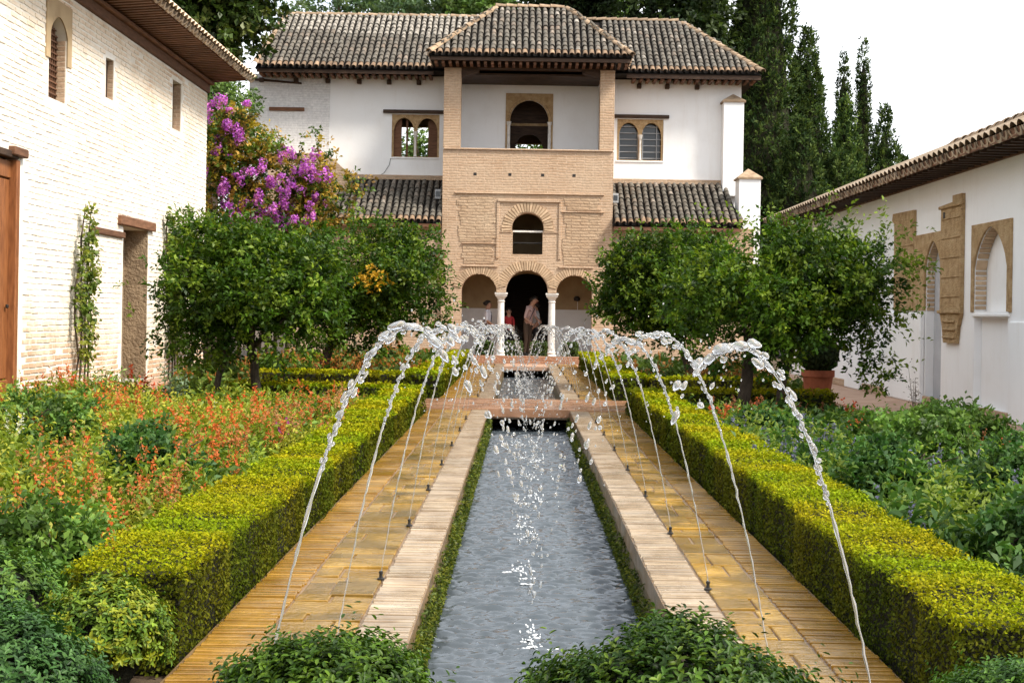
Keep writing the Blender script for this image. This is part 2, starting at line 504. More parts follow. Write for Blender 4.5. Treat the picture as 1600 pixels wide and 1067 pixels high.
def ellip_clumps(c, r, n, rc, low=-1):
    out = []
    while len(out) < n:
        d = Vector([random.gauss(0, 1) for _ in range(3)]).normalized()
        if d.z < low: continue
        q = random.uniform(.35, .92) ** .6
        out.append((c[0] + d.x * r[0] * q, c[1] + d.y * r[1] * q, c[2] + d.z * r[2] * q, rc * random.uniform(.65, 1.25)))
    return out

def trunk_mb(base, top, r0, r1, limbs, wob=.08):
    mb = MB()
    pts = []; b_, t_ = Vector(base), Vector(top)
    for i in range(7):
        q = i / 6
        pts.append(b_.lerp(t_, q) + Vector((random.uniform(-wob, wob), random.uniform(-wob, wob), 0)) * (q * (1.2 - q)))
    mb.tube(pts, [r0 * 1.5] + [r0 + (r1 - r0) * i / 6 for i in range(1, 7)], 9)
    for l in limbs:
        st = pts[random.choice([4, 5, 6])]; e = Vector(l)
        mid = st.lerp(e, .5) + Vector((random.uniform(-.2, .2), random.uniform(-.2, .2), random.uniform(-.05, .2))) * (e - st).length * .4
        mb.tube([st, st.lerp(mid, .6), mid.lerp(e, .2), e], [r1 * .8, r1 * .55, r1 * .4, r1 * .15], 6)
    return mb

# ================================================================== SETTING
g = MB().add([(-2500, -600, -.12), (-.8, -600, -.12), (-.8, 3000, -.12), (-2500, 3000, -.12), (1.05, -600, -.12), (2500, -600, -.12), (2500, 3000, -.12), (1.05, 3000, -.12)], [(0, 1, 2, 3), (4, 5, 6, 7)])
g.add([(-.8, -600, -.12), (1.05, -600, -.12), (1.05, 4.0, -.12), (-.8, 4.0, -.12), (-.8, 39.4, -.12), (1.05, 39.4, -.12), (1.05, 3000, -.12), (-.8, 3000, -.12)], [(0, 1, 2, 3), (4, 5, 6, 7)])
ground = struct(g.build('ground', 'soil'), 'bare brown garden soil')

WZ = -.32                       # water level
CL, CR = -.46, .71              # faces of the channel
YA, YB0, YB1, YC = 4.85, 20.3, 22.8, 39.0
# channel basin: walls and bed
cb = MB()
for (y0, y1) in ((YA, YB0 + 1.5), (YB1, YC)):
    cb.box(CL - .30, CL - .004, y0, y1, -.62, -.14).box(CR + .004, CR + .30, y0, y1, -.62, -.14)
    yt = min(y1, YB0) if y0 < YB0 else y1                    # upper course stops under the crossing
    cb.box(CL - .30, CL - .004, y0, yt, -.139, -.05).box(CR + .004, CR + .30, y0, yt, -.139, -.05)
    cb.box(CL - .30, CR + .30, y0 - .2, y0 - .004, -.62, -.05 if y0 < YB0 else -.14).box(CL - .30, CR + .30, y1 + .004, y1 + .3, -.62, -.06 if y0 > YB0 else -.14)
    cb.box(CL - .3, CR + .3, y0, y1, -.70, -.625)
struct(cb.build('channel_basin', 'canal_wall'), 'dark mossy walls of the water channel')

def paving(name, x0, x1, bands, y0, y1, label, singles):
    """bands: (xa, xb, kind). Bricks lie across the path; slabs in the middle band"""
    base = struct(MB().box(x0, x1, y0, y1, -.12, -.012).build(name, 'mortar'), label)
    rest = {}
    for xa, xb, mt, kind in bands:
        if kind == 'brick':
            meshes = []
            for k in range(6):
                w = (xb - xa) - random.uniform(.004, .014)
                hb = MB(); t = .0225 - random.uniform(0, .004)
                hb.hexa([(-w / 2, -t, -.05), (w / 2, -t, -.05), (w / 2, t, -.05), (-w / 2, t, -.05),
                         (-w / 2, -t + random.uniform(0, .006), 0), (w / 2, -t + random.uniform(0, .006), 0), (w / 2, t - random.uniform(0, .006), 0), (-w / 2, t - random.uniform(0, .006), 0)])
                meshes.append(hb.mesh('brick', mt, bevel=.003))
            y = y0 + .026; i = 0
            while y < y1 - .02:
                z = random.uniform(-.005, .004) + .004 * math.sin(y * 1.3 + xa)
                if i < singles:
                    o = addobj('brick', random.choice(meshes), base, ((xa + xb) / 2 + random.uniform(-.004, .004), y, z))
                    o.rotation_euler = (random.uniform(-.03, .03), random.uniform(-.008, .008), random.uniform(-.012, .012))
                else:
                    mb = rest.setdefault(mt, MB()); t = .021
                    mb.box(xa + random.uniform(.002, .01), xb - random.uniform(.002, .01), y - t, y + t, -.05, z)
                y += .052; i += 1
        else:
            y = y0 + .01
            while y < y1 - .05:
                L = min(random.choice((.16, .2, .26, .34)) * (1 if y < 14 else 1.5), y1 - y)
                cuts = [xa] + sorted(random.uniform(xa + .09, xb - .09) for _ in range(random.choice((0, 1, 1)))) + [xb]
                for a_, b_ in zip(cuts, cuts[1:]):
                    j = .006
                    sk = [random.uniform(-.008, .008) for _ in range(4)]
                    z = random.uniform(-.008, .003); tl = random.uniform(-.006, .006)
                    mb = MB().hexa([(a_ + j, y + j + sk[0], -.05), (b_ - j, y + j + sk[1], -.05), (b_ - j, y + L - j + sk[2], -.05), (a_ + j, y + L - j + sk[3], -.05),
                                    (a_ + j, y + j + sk[0], z), (b_ - j, y + j + sk[1], z + tl), (b_ - j, y + L - j + sk[2], z + tl), (a_ + j, y + L - j + sk[3], z)])
                    mb.build('stone_slab', mt, base, bevel=.004)
                y += L
    for mt, mb in rest.items():
        struct(mb.build('brick_courses', mt, base), None, 'stuff')
    return base
LB = [(-1.326, -1.085, 'wet_brick', 'brick'), (-1.08, -.705, 'wet_slab', 'slab'), (-.70, -.462, 'lip_brick', 'brick')]
RB = [(1.262, 1.50, 'wet_brick', 'brick'), (.972, 1.257, 'wet_slab', 'slab'), (.712, .967, 'lip_brick', 'brick')]
paving('left_path', -1.34, CL, LB, 4.2, YB0, 'wet brick and stone path left of the channel', 150)
paving('right_path', CR, 1.51, RB, 4.2, YB0, 'wet brick and stone path right of the channel', 150)
paving('left_far_path', -1.34, CL, LB, YB1, YC, 'far stretch of the brick path left of the channel', 0)
paving('right_far_path', CR, 1.51, RB, YB1, YC, 'far stretch of the brick path right of the channel', 0)
# near end of the court
struct(Bx('near_pavement', 'mortar', None, -3, 3, -3, 4.19, -.12, -.004), 'pavement at the near end of the channel')

# the crossing in the middle of the court, with bricks laid along it
cr_ = struct(MB().box(-5.4, 5.4, YB0 + .003, YB1 - .003, -.13, -.004).build('crossing_path', 'mortar'), 'reddish brick path crossing the channel')
mb = MB()
k = 0
for iy in range(9):
    ya = YB0 + .02 + iy * .273
    x = -1.5 if iy % 2 else -1.38
    while x < 1.7:
        o = Bx('brick', 'bridge_brick', cr_, x, x + .262, ya, ya + .125, -.03, random.uniform(.010, .018)); k += 1
        o = Bx('brick', 'bridge_brick', cr_, x + .1, x + .362, ya + .135, ya + .262, -.03, random.uniform(.010, .018)); k += 1
        x += .272
# face of the slab over the water
Bx('slab_face', 'bridge_brick', cr_, CL + .002, CR - .002, YB0 - .03, YB0 - .004, -.10, .012)

# water sheets with real ripples
jets = []
def jetline(x0, xl, ys): return [(x0, xl, y) for y in ys]
LY = [3.64 + 1.85 * i for i in range(9)]
RY = [3.55 + 1.83 * i for i in range(9)]
FYs = [23.4 + 1.75 * i for i in range(9)]
jets = [('left', -.714, random.uniform(-.02, .14), y) for y in LY] + [('right', .974, random.uniform(.06, .22), y) for y in RY] \
     + [('left', -.714, random.uniform(-.02, .14), y) for y in FYs] + [('right', .974, random.uniform(.06, .22), y + .3) for y in FYs]

def water(name, y0, y1, dx, dy, label):
    xs = np.arange(CL, CR + dx * .5, dx); xs[-1] = CR
    ys = np.arange(y0, y1 + dy * .5, dy); ys[-1] = y1
    X, Y = np.meshgrid(xs, ys)
    Z = np.zeros_like(X)
    r2 = np.random.default_rng(3)
    for _ in range(46):
        a = r2.normal(math.pi / 2, .28); L = r2.uniform(.045, .16); ph = r2.uniform(0, 6.28)
        Z += 0.015 * L * np.sin((X * math.cos(a) + Y * math.sin(a)) * 6.283 / L + ph + .8 * np.sin(X * 3 + ph * 3) + .7 * np.sin(Y * 1.1 + ph))
    for s_, xa, xl, yj in jets:
        if y0 - 1 < yj < y1 + 1:
            for q in range(3):
                cx, cy = xl + r2.normal(0, .10), yj + r2.normal(0, .2)
                d = np.sqrt((X - cx) ** 2 + (Y - cy) ** 2)
                Z += .0035 * np.exp(-d * 4) * np.sin(d * 85 + r2.uniform(0, 6)) + .008 * np.exp(-(d / .05) ** 2)
    Z += WZ
    ny, nx = X.shape
    me = bpy.data.meshes.new(name)
    idx = np.arange(nx * ny).reshape(ny, nx)
    q = np.stack([idx[:-1, :-1], idx[:-1, 1:], idx[1:, 1:], idx[1:, :-1]], -1).reshape(-1, 4)
    me.vertices.add(nx * ny); me.vertices.foreach_set('co', np.stack([X, Y, Z], -1).reshape(-1).astype(np.float32))
    me.loops.add(q.size); me.loops.foreach_set('vertex_index', q.reshape(-1).astype(np.int32))
    me.polygons.add(len(q)); me.polygons.foreach_set('loop_start', np.arange(len(q), dtype=np.int32) * 4); me.polygons.foreach_set('loop_total', np.full(len(q), 4, np.int32))
    me.update(calc_edges=True)
    me.polygons.foreach_set('use_smooth', [True] * len(q))
    me.materials.append(M['water'])
    return struct(addobj(name, me), label)
water('channel_water', YA, YB0 + 1.5, .018, .018, 'rippled grey water in the near half of the channel')
water('far_channel_water', YB1, YC, .03, .035, 'rippled water in the far half of the channel')

# walk along the right wing
struct(Bx('side_walk', 'walk', None, 5.15, 6.6, 14, 37, -.12, .02), 'pinkish tiled walk below the right white wall')
struct(Bx('left_side_walk', 'walk', None, -6.76, -5.9, 20, 37, -.12, .0), 'tiled strip below the left brick wall')
struct(Bx('end_walk', 'walk', None, -6.7, 6.6, 37.2, 39.2, -.118, -.015), 'tiled walk in front of the pavilion')

# ================================================================== ROOF TILES
def tile_mesh(name, mt, r0=.118, r1=.092, L=.44, n=7, lip=.86):
    mb = MB(); vs = []; fs = []
    for (r, y, dz) in ((r0, 0, .012), (r1, L, -.006)):
        for q in (1, lip):
            for k in range(n + 1):
                a = math.pi * k / n
                vs.append((r * q * math.cos(a), y, r * q * math.sin(a) * .92 + dz))
    m1 = n + 1
    for k in range(n):
        fs.append((k, k + 1, 2 * m1 + k + 1, 2 * m1 + k))           # outside
        fs.append((m1 + k, k + 0, k + 1, m1 + k + 1)[::-1])           # lower end
    mb.add(vs, fs)
    return mb.mesh(name, mt, smooth=False)
TILE = [tile_mesh('roof_tile', 'tile', .074 + d, .056 + d, .36, 6) for d in (0, .004, -.004)]
TILE_E = [tile_mesh('roof_tile', 'tile_rust', .076 + d, .058 + d, .36, 6) for d in (0, .003)]
TILE_P = [tile_mesh('ridge_tile', 'tile_pale', .105 + d, .082 + d, .42) for d in (0, .006)]

TILE_W = [tile_mesh('roof_tile', 'tile_wing', .125 + d, .105 + d, .44, 7, .66) for d in (0, .006)]

def roof_plane(roof, e0, e1, up, xmin, xmax, pitch=.186, row=.27, maxn=300, first=None, rows=None):
    """e0..e1 the eave, up the vector from eave to ridge; xmin/xmax(t): clipped ends along the eave at height share t"""
    e0, e1, up = Vector(e0), Vector(e1), Vector(up)
    ex = (e1 - e0).normalized(); ey = up.normalized(); ez = ex.cross(ey)
    W_, H = (e1 - e0).length, up.length
    off = rootloc(roof)
    nr = rows or int(H / row); n = 0
    mt = Matrix((ex, ey, ez)).transposed().to_4x4()
    rest = MB()
    for r_ in range(nr):
        for c in range(int(W_ / pitch) + 1):
            u = (c + .5) * pitch
            t = r_ * row / H
            if not (xmin(t) <= u <= xmax(t)): continue
            p = e0 + ex * (u + .008 * math.sin(c * 7.1) + random.uniform(-.006, .006)) + ey * (r_ * row + random.uniform(-.014, .014)) + ez * random.uniform(.024, .036)
            me = random.choice((first or TILE_E) if r_ == 0 else (first or TILE))
            mtx = Matrix.Translation(p - off) @ mt @ Matrix.Rotation(random.uniform(-.05, .05), 4, 'Z') @ Matrix.Rotation(random.uniform(-.015, .03), 4, 'X')
            if n < maxn:
                o = bpy.data.objects.new('roof_tile', me); C.objects.link(o); o.parent = roof
                o.matrix_basis = mtx
            else:
                rest.add([mtx @ v.co + off for v in me.vertices], [tuple(f.vertices) for f in me.polygons])
            n += 1
    if rest.v: struct(rest.build('tile_rows', 'tile', roof), None, 'stuff')
    # channels between the cover tiles
    mb = MB(); seg = 4; ns_ = 12
    for c in range(int(W_ / pitch) + 2):
        u0 = (c - .5) * pitch
        for i in range(ns_):
            ta, tb = i / ns_, (i + 1) / ns_
            if not (xmin(ta) - .14 <= u0 + pitch / 2 <= xmax(ta) + .14): continue
            vs = []
            for t in (ta, tb):
                for k in range(seg + 1):
                    uu = min(max(u0 + pitch * k / seg, xmin(t)), xmax(t))
                    vs.append(e0 + ex * uu + ey * (t * H) + ez * (.028 - pitch * .28 * math.sin(math.pi * k / seg)))
            mb.add(vs, [(k, k + 1, seg + 2 + k, seg + 1 + k) for k in range(seg)])
    mb.build('channel_course', 'deck' if first is None else 'tile_wing', roof)
    return n

def ridge_line(roof, a, b, step=.33):
    a, b = Vector(a), Vector(b); d = (b - a); L = d.length; d.normalize()
    ex = d.cross(Vector((0, 0, 1))).normalized(); ez = ex.cross(d)
    for i in range(int(L / step)):
        o = bpy.data.objects.new('ridge_tile', random.choice(TILE_P)); C.objects.link(o); o.parent = roof
        o.matrix_basis = Matrix.Translation(a + d * (i * step) + ez * .02 - rootloc(roof)) @ Matrix((ex, d, ez)).transposed().to_4x4() @ Matrix.Rotation(random.uniform(-.04, .04), 4, 'Z')

# ================================================================== PAVILION
pav = thing('pavilion', (0, 40.4, 0), 'pavilion of pale brick and white plaster with tower balcony and tiled roofs', 'pavilion')
FYW = 40.4
# ---- tower: ground arcade and the window above in one brick wall
def rev(l): return list(reversed(l))
a3 = arch(.97, 2.0, 0.0, 1.985, 2.5); a2 = arch(-.48, .73, 0, 1.99, 2.63); a1 = arch(-1.76, -.75, 0, 1.985, 2.5)
outer = [(-2.33, 0), (-2.35, 6.05), (2.55, 6.05), (2.53, 0)] + rev(a3)[:-1] + [(.97, 1.98)] + [(.73, 1.98)] + rev(a2)[1:-1] + [(-.48, 1.98), (-.75, 1.98)] + rev(a1)[1:]
hole = arch(-.31, .55, 3.08, 3.80, 4.27, 'round')
hole = [(-.31, 3.08), (-.31, 3.74), (-.36, 3.77)] + [(.12 + .455 * math.cos(R(195 - 210 * i / 18)), 3.85 + .42 * math.sin(R(195 - 210 * i / 18))) for i in range(19)] + [(.60, 3.77), (.55, 3.74), (.55, 3.08)]
tw = MB().plate(outer, [hole], FY(FYW, .5)).build('tower_wall', 'brick', pav)
# voussoirs of the arches, each brick its own piece
def voussoirs(c, r0, r1, n, a0=0, a1=180, y=FYW, thick=.05, mt='brick', parent=pav, proud=.024, gapf=.70):
    w0 = r0 * R(a1 - a0) / n * gapf; w1 = r1 * R(a1 - a0) / n * gapf
    me = MB().hexa([(-w0 / 2, -proud, r0), (w0 / 2, -proud, r0), (w0 / 2, thick, r0), (-w0 / 2, thick, r0), (-w1 / 2, -proud, r1), (w1 / 2, -proud, r1), (w1 / 2, thick, r1), (-w1 / 2, thick, r1)]).mesh('voussoir', mt)
    rb = [(c[0] + r0 * math.cos(R(a0 + (a1 - a0) * q / 24)), c[1] + r0 * math.sin(R(a0 + (a1 - a0) * q / 24))) for q in range(25)]
    rb += [(c[0] + r1 * math.cos(R(a1 - (a1 - a0) * q / 24)), c[1] + r1 * math.sin(R(a1 - (a1 - a0) * q / 24))) for q in range(25)]
    MB().plate(rb, [], FY(y - .004, .01)).build('arch_bed', 'arch_joint', parent)
    for i in range(n):
        a = a0 + (a1 - a0) * (i + .5) / n
        o = addobj('voussoir', me, parent, (c[0], y + random.uniform(-.006, .004), c[1]))
        o.rotation_euler = (0, R(90 - a), 0)
        o.scale = (1, 1, random.uniform(.97, 1.03))
M['arch_joint'] = simple('shaded_joint_mortar', [(.3, (.26, .165, .095)), (.7, (.38, .26, .16))], 8, .95, .4, .01)  # mortar bed darkened to stand in for shadow between the arch bricks
M['voussoir'] = simple('arch_brick', [(.3, (.44, .305, .19)), (.7, (.56, .41, .27))], 8, .9, .5, .01, per_object=.2)
voussoirs((-1.255, 1.985), .515, .74, 25, 12, 168, mt='voussoir')
voussoirs((.125, 1.995), .635, .90, 29, 14, 166, mt='voussoir')
voussoirs((1.485, 1.985), .52, .745, 25, 12, 168, mt='voussoir')
voussoirs((.12, 3.83), .47, .74, 25, -8, 188, mt='voussoir')
# ledges, frame of the window, putlog holes
for a in [(-.76, 1.06, 4.575, 4.645), (-1.75, -.72, 2.705, 2.75), (1.02, 2.02, 2.705, 2.75), (-2.0, 2.3, 4.80, 4.83), (-1.78, -.74, 3.36, 3.385), (1.05, 2.32, 4.30, 4.325), (-2.33, 2.53, 6.055, 6.10)]:
    Bx('ledge', 'brick', pav, a[0], a[1], FYW - .055, FYW + .04, a[2], a[3], bevel=.01)
for x0, x1 in ((-.78, -.70), (1.0, 1.08)):
    Bx('frame_strip', 'brick', pav, x0, x1, FYW - .035, FYW + .03, 2.95, 4.57, bevel=.008)
Bx('frame_strip', 'brick', pav, -.70, -.335, FYW - .022, FYW + .03, 3.70, 3.735, bevel=.005)
Bx('frame_strip', 'brick', pav, .575, 1.0, FYW - .022, FYW + .03, 3.70, 3.735, bevel=.005)
# rough eroded panels either side of the window stand a little proud
def ragged(x0, x1, z0, z1):
    out = []; z = z0
    while z < z1:                                           # left edge up, stepping with the courses
        x = x0 + random.uniform(-.10, .06); out += [(x, z), (x, min(z + .075 * 2, z1))]; z += .15
    z = z1
    while z > z0 + .01:
        x = x1 + random.uniform(-.06, .10); out += [(x, z), (x, max(z - .15, z0))]; z -= .15
    return out
for x0, x1, z0, z1 in ((-1.85, -.88, 3.42, 4.72), (1.18, 2.22, 2.80, 4.27), (-1.70, -.88, 2.80, 3.32), (1.18, 2.15, 4.36, 4.72)):
    MB().plate(ragged(x0, x1, z0, z1), [], FY(FYW - .016, .03)).build('worn_panel', 'brick_rough', pav)
for x in (-1.42, -.42, .52, 1.42):
    Bx('putlog_hole', 'metal', pav, x - .045, x + .045, FYW - .004, FYW + .02, 5.32, 5.40)
# rail in the window
Bx('window_rail', 'marble', pav, -.31, .55, FYW + .12, FYW + .17, 3.72, 3.77)
Bx('window_rail', 'metal', pav, -.31, .55, FYW + .10, FYW + .13, 3.40, 3.43)
# room behind the window, closed and dark
MB().box(-1.7, 1.9, FYW + .505, FYW + .52, 2.98, 3.05).build('sill_board', 'wood_dark', pav)
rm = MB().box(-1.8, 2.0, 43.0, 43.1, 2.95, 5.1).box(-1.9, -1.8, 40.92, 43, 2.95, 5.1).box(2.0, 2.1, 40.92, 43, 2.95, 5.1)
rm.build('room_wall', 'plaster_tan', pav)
# ---- columns with capitals
for x in (-.615, .85):
    c = MB().lathe([(.15, 0), (.15, .06), (.12, .10), (.14, .15), (.105, .19), (.098, 1.2), (.092, 1.58), (.115, 1.60), (.092, 1.63), (.092, 1.66), (.11, 1.675), (.095, 1.69)], (x, FYW + .2, .12), 18).build('column', 'marble', pav, smooth=False)
    hc = MB()
    prof = [(.10, 1.80), (.13, 1.84), (.165, 1.88), (.168, 1.92), (.15, 1.925)]
    for (r0, z0), (r1, z1) in zip(prof, prof[1:]):
        hc.hexa([(x - r0, FYW + .2 - r0, z0), (x + r0, FYW + .2 - r0, z0), (x + r0, FYW + .2 + r0, z0), (x - r0, FYW + .2 + r0, z0), (x - r1, FYW + .2 - r1, z1), (x + r1, FYW + .2 - r1, z1), (x + r1, FYW + .2 + r1, z1), (x - r1, FYW + .2 + r1, z1)])
    hc.build('capital', 'marble', c)
    Bx('abacus', 'marble', c, x - .185, x + .185, FYW + .01, FYW + .40, 1.925, 1.978, bevel=.008)
# ---- portico behind the arches
Bx('portico_floor', 'walk', pav, -2.3, 2.5, 39.45, 43.0, -.1, .12)
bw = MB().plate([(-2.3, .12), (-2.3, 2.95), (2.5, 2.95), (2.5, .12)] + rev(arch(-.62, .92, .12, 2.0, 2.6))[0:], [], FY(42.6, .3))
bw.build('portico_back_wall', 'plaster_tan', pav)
for x0, x1 in ((-2.3, -.63), (.93, 2.5)):
    Bx('dado', 'plaster', pav, x0, x1, 42.575, 42.597, .12, 1.52)
Bx('portico_side', 'plaster_tan', pav, -2.32, -2.1, 40.91, 42.59, .12, 2.95)
Bx('portico_side', 'plaster_tan', pav, 2.3, 2.52, 40.91, 42.59, .12, 2.95)
Bx('portico_ceiling', 'wood_dark', pav, -2.32, 2.52, 40.905, 46, 2.955, 2.975)
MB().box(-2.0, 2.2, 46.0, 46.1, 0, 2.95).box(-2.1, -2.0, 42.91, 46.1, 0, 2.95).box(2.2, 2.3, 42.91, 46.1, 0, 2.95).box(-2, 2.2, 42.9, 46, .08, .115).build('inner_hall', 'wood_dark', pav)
# wall lamp in the right bay
wl = MB().lathe([(.03, 0), (.09, .02), (.10, .10), (.05, .15)], (1.64, 42.45, 1.78), 10).box(1.62, 1.66, 42.47, 42.60, 1.80, 1.84)
wl.build('wall_lamp', 'metal', pav)
Bx('lamp_conduit', 'plaster_grey', pav, 1.66, 1.675, 42.585, 42.60, .12, 1.78)
# ---- ground-floor walls beside the tower
for x0, x1 in ((-6.75, -2.335), (2.535, 6.62)):
    Bx('side_wall', 'brick', pav, x0, x1, 40.52, 41.0, -.1, 3.93)
for x0, x1 in ((-3.5, -2.22), (2.36, 3.75)):
    Bx('lintel_beam', 'wood_brown', pav, x0, x1, 40.37, 40.5 if x0 > 0 else 40.6, 2.96, 3.09, bevel=.008)
Bx('recess_frame', 'plaster_tan', pav, 2.62, 3.7, 40.49, 40.53, 2.45, 2.93)
# ---- balcony of the tower
for x0, x1 in ((-2.35, -1.86), (2.13, 2.55)):
    Bx('balcony_pillar', 'brick', pav, x0, x1, FYW, FYW + .46, 6.11, 8.40, bevel=.01)
for x0, x1 in ((-2.35, -2.02), (2.22, 2.55)):
    Bx('tower_side', 'brick', pav, x0, x1, FYW + .51, 42.58, 3.0, 8.40)
Bx('balcony_floor', 'walk', pav, -2.0, 2.2, FYW + .51, 42.58, 5.12, 5.2)
for x0, x1 in ((-2.015, -1.995), (2.195, 2.215)):
    Bx('balcony_side', 'plaster', pav, x0, x1, FYW + .52, 42.57, 5.2, 8.30)
Bx('balcony_ceiling', 'wood_dark', pav, -2.0, 2.2, FYW + .47, 42.58, 8.28, 8.33)
Bx('lintel_beam', 'wood_dark', pav, -2.36, 2.56, FYW + .02, FYW + .44, 8.405, 8.60, bevel=.01)
for x0, x1, s_ in ((-1.855, -1.35, 1), (1.62, 2.125, -1)):
    pts = [(x0, 8.40), (x1, 8.40), (x1, 8.32), (x0, 8.14)] if s_ > 0 else [(x0, 8.40), (x1, 8.40), (x1, 8.14), (x0, 8.32)]
    MB().plate(pts, [], FY(FYW + .08, .3)).build('corbel', 'wood_dark', pav)
# back wall of the balcony with its stone doorway
dl = arch(-.47, .70, 5.2, 7.22, 7.86, 'round')
MB().plate([(-2.0, 5.2), (-2.0, 8.28), (2.2, 8.28), (2.2, 5.2)] + rev(dl), [], FY(42.6, .28)).build('balcony_back_wall', 'plaster', pav)
MB().plate([(-.60, 6.1), (-.60, 8.03), (.83, 8.03), (.83, 6.1)] + rev(arch(-.46, .69, 6.1, 7.21, 7.85)), [], FY(42.565, .033)).build('stone_door_frame', 'stone_carved', pav)
voussoirs((.115, 7.215), .60, .67, 21, 4, 176, y=42.56, thick=.02, mt='stone_carved', proud=.012, gapf=.9)
for x in (-.50, .73):
    MB().lathe([(.05, 0), (.045, .9), (.06, .93), (.075, 1.02)], (x, 42.55, 6.15), 8).build('door_colonnette', 'marble', pav)
# inner wooden screen with a smaller arch
MB().plate([(-.75, 5.2), (-.75, 8.2), (.98, 8.2), (.98, 5.2)] + rev(arch(-.30, .55, 5.2, 6.45, 6.92)), [], FY(43.6, .08)).build('inner_screen', 'wood_dark', pav)
Bx('screen_rail', 'stone_carved', pav, -.75, .98, 43.56, 43.598, 7.18, 7.26)
# ---- white upper block
def twin(x0, x1, z0, zs, zt):
    c = (x0 + x1) / 2
    return [arch(x0 + .06, c - .05, z0, zs, zt), arch(c + .05, x1 - .06, z0, zs, zt)]
WLx, WRx = (-4.04, -2.60), (2.78, 4.18)
MB().plate([(-8.35, 4.6), (-8.35, 8.5), (-2.36, 8.5), (-2.36, 4.6)], [[(WLx[0], 6.05), (WLx[0], 7.34), (WLx[1], 7.34), (WLx[1], 6.05)]], FY(42.6, .35)).build('white_wall', 'plaster', pav)
MB().plate([(2.56, 4.6), (2.56, 8.5), (6.52, 8.5), (6.52, 4.6)], [[(WRx[0], 6.06), (WRx[0], 7.31), (WRx[1], 7.31), (WRx[1], 6.06)]], FY(42.6, .35)).build('white_wall', 'plaster', pav)
Bx('painted_brick_panel', 'brick_white', pav, -8.36, -5.92, 42.56, 42.597, 6.03, 8.40)
for (x0, x1), z0, z1, zs in ((WLx, 6.05, 7.34, 6.82), (WRx, 6.06, 7.31, 6.80)):
    fr = MB().plate([(x0 + .003, z0 + .003), (x0 + .003, z1 - .003), (x1 - .003, z1 - .003), (x1 - .003, z0 + .003)], twin(x0, x1, z0 + .02, zs, z1 - .1), FY(42.63, .12)).build('window_arch_frame', 'stone_carved', pav)
    c = (x0 + x1) / 2
    # hole loops leave a thin mullion: dress it with a colonnette
    MB().lathe([(.055, 0), (.04, .06), (.036, .60), (.05, .63), (.085, .76)], (c, 42.615, z0 + .02), 10).build('mullion_column', 'marble', fr)
    Bx('window_lintel', 'wood_dark', pav, x0 - .26, x1 + .16 if x0 > 0 else x1 + .14, 42.50, 42.62, z1 + .03, z1 + .13, bevel=.008)
    Bx('window_sill', 'plaster', pav, x0 - .02, x1 + .02, 42.57, 42.66, z0 - .05, z0 - .003, bevel=.006)
Bx('window_pane', 'glass', pav, WRx[0], WRx[1], 42.86, 42.88, 6.06, 7.31)
for k in range(6):
    Bx('window_bar', 'grey_metal', pav, WRx[0] + .04, WRx[1] - .04, 42.79, 42.81, 6.14 + k * .19, 6.165 + k * .19)
for x in (WRx[0] + .07, (WRx[0] + WRx[1]) / 2 - .08, (WRx[0] + WRx[1]) / 2 + .08, WRx[1] - .2):
    Bx('window_bar', 'grey_metal', pav, x, x + .025, 42.77, 42.79, 6.07, 7.2)
Bx('window_shutter', 'wood_brown', pav, -4.0, -3.75, 42.78, 42.82, 6.06, 7.2)
Bx('window_shutter', 'wood_brown', pav, -2.95, -2.64, 42.84, 42.88, 6.06, 7.2)
Bx('window_mullion', 'wood_brown', pav, -3.62, -3.56, 42.80, 42.84, 6.06, 7.2)
# rooms of the upper floor
bk = MB().plate([(-8.3, 4.6), (-8.3, 8.5), (6.5, 8.5), (6.5, 4.6)], [[(-4.2, 6.1), (-4.2, 7.5), (-2.9, 7.5), (-2.9, 6.1)], [(-.4, 5.6), (-.4, 7.0), (.7, 7.0), (.7, 5.6)]], FY(46.6, .3))
bk.box(-8.3, -8.0, 42.96, 46.6, 4.6, 8.5).box(6.2, 6.5, 42.96, 46.6, 4.6, 8.5).box(-2.3, -2.2, 42.96, 46.6, 4.6, 8.5).box(2.3, 2.4, 42.96, 46.6, 4.6, 8.5).box(-8, 6.2, 42.96, 46.6, 4.9, 5.0)
bk.build('rear_wall', 'plaster_tan', pav)
# beams and scars on the left part
MB().hexa([(-8.33, 42.52, 8.29), (-6.78, 42.52, 8.19), (-6.78, 42.6, 8.19), (-8.33, 42.6, 8.29), (-8.33, 42.52, 8.36), (-6.78, 42.52, 8.245), (-6.78, 42.6, 8.245), (-8.33, 42.6, 8.36)]).build('old_beam', 'wood_dark', pav)
Bx('old_beam', 'wood_brown', pav, -7.75, -6.68, 42.51, 42.6, 7.38, 7.49, bevel=.01)
# brick stub with sloped shoulder
MB().plate([(-7.6, 2.9), (-7.6, 6.02), (-5.88, 6.02), (-5.55, 5.75), (-5.25, 5.46), (-5.30, 4.35), (-5.55, 4.1), (-5.55, 2.9)], [], FY(41.7, .85)).build('brick_stub', 'brick', pav)
# cable on the plaster
MB().tube([(-5.9, 42.585, 5.98), (-5.5, 42.585, 5.66), (-5.1, 42.585, 5.48), (-4.0, 42.585, 5.45)], .008, 5).build('cable', 'metal', pav)
MB().tube([(-4.05, 42.585, 6.03), (-4.1, 42.585, 5.8), (-4.25, 42.585, 5.56), (-4.4, 42.585, 5.47)], .008, 5).build('cable', 'metal', pav)
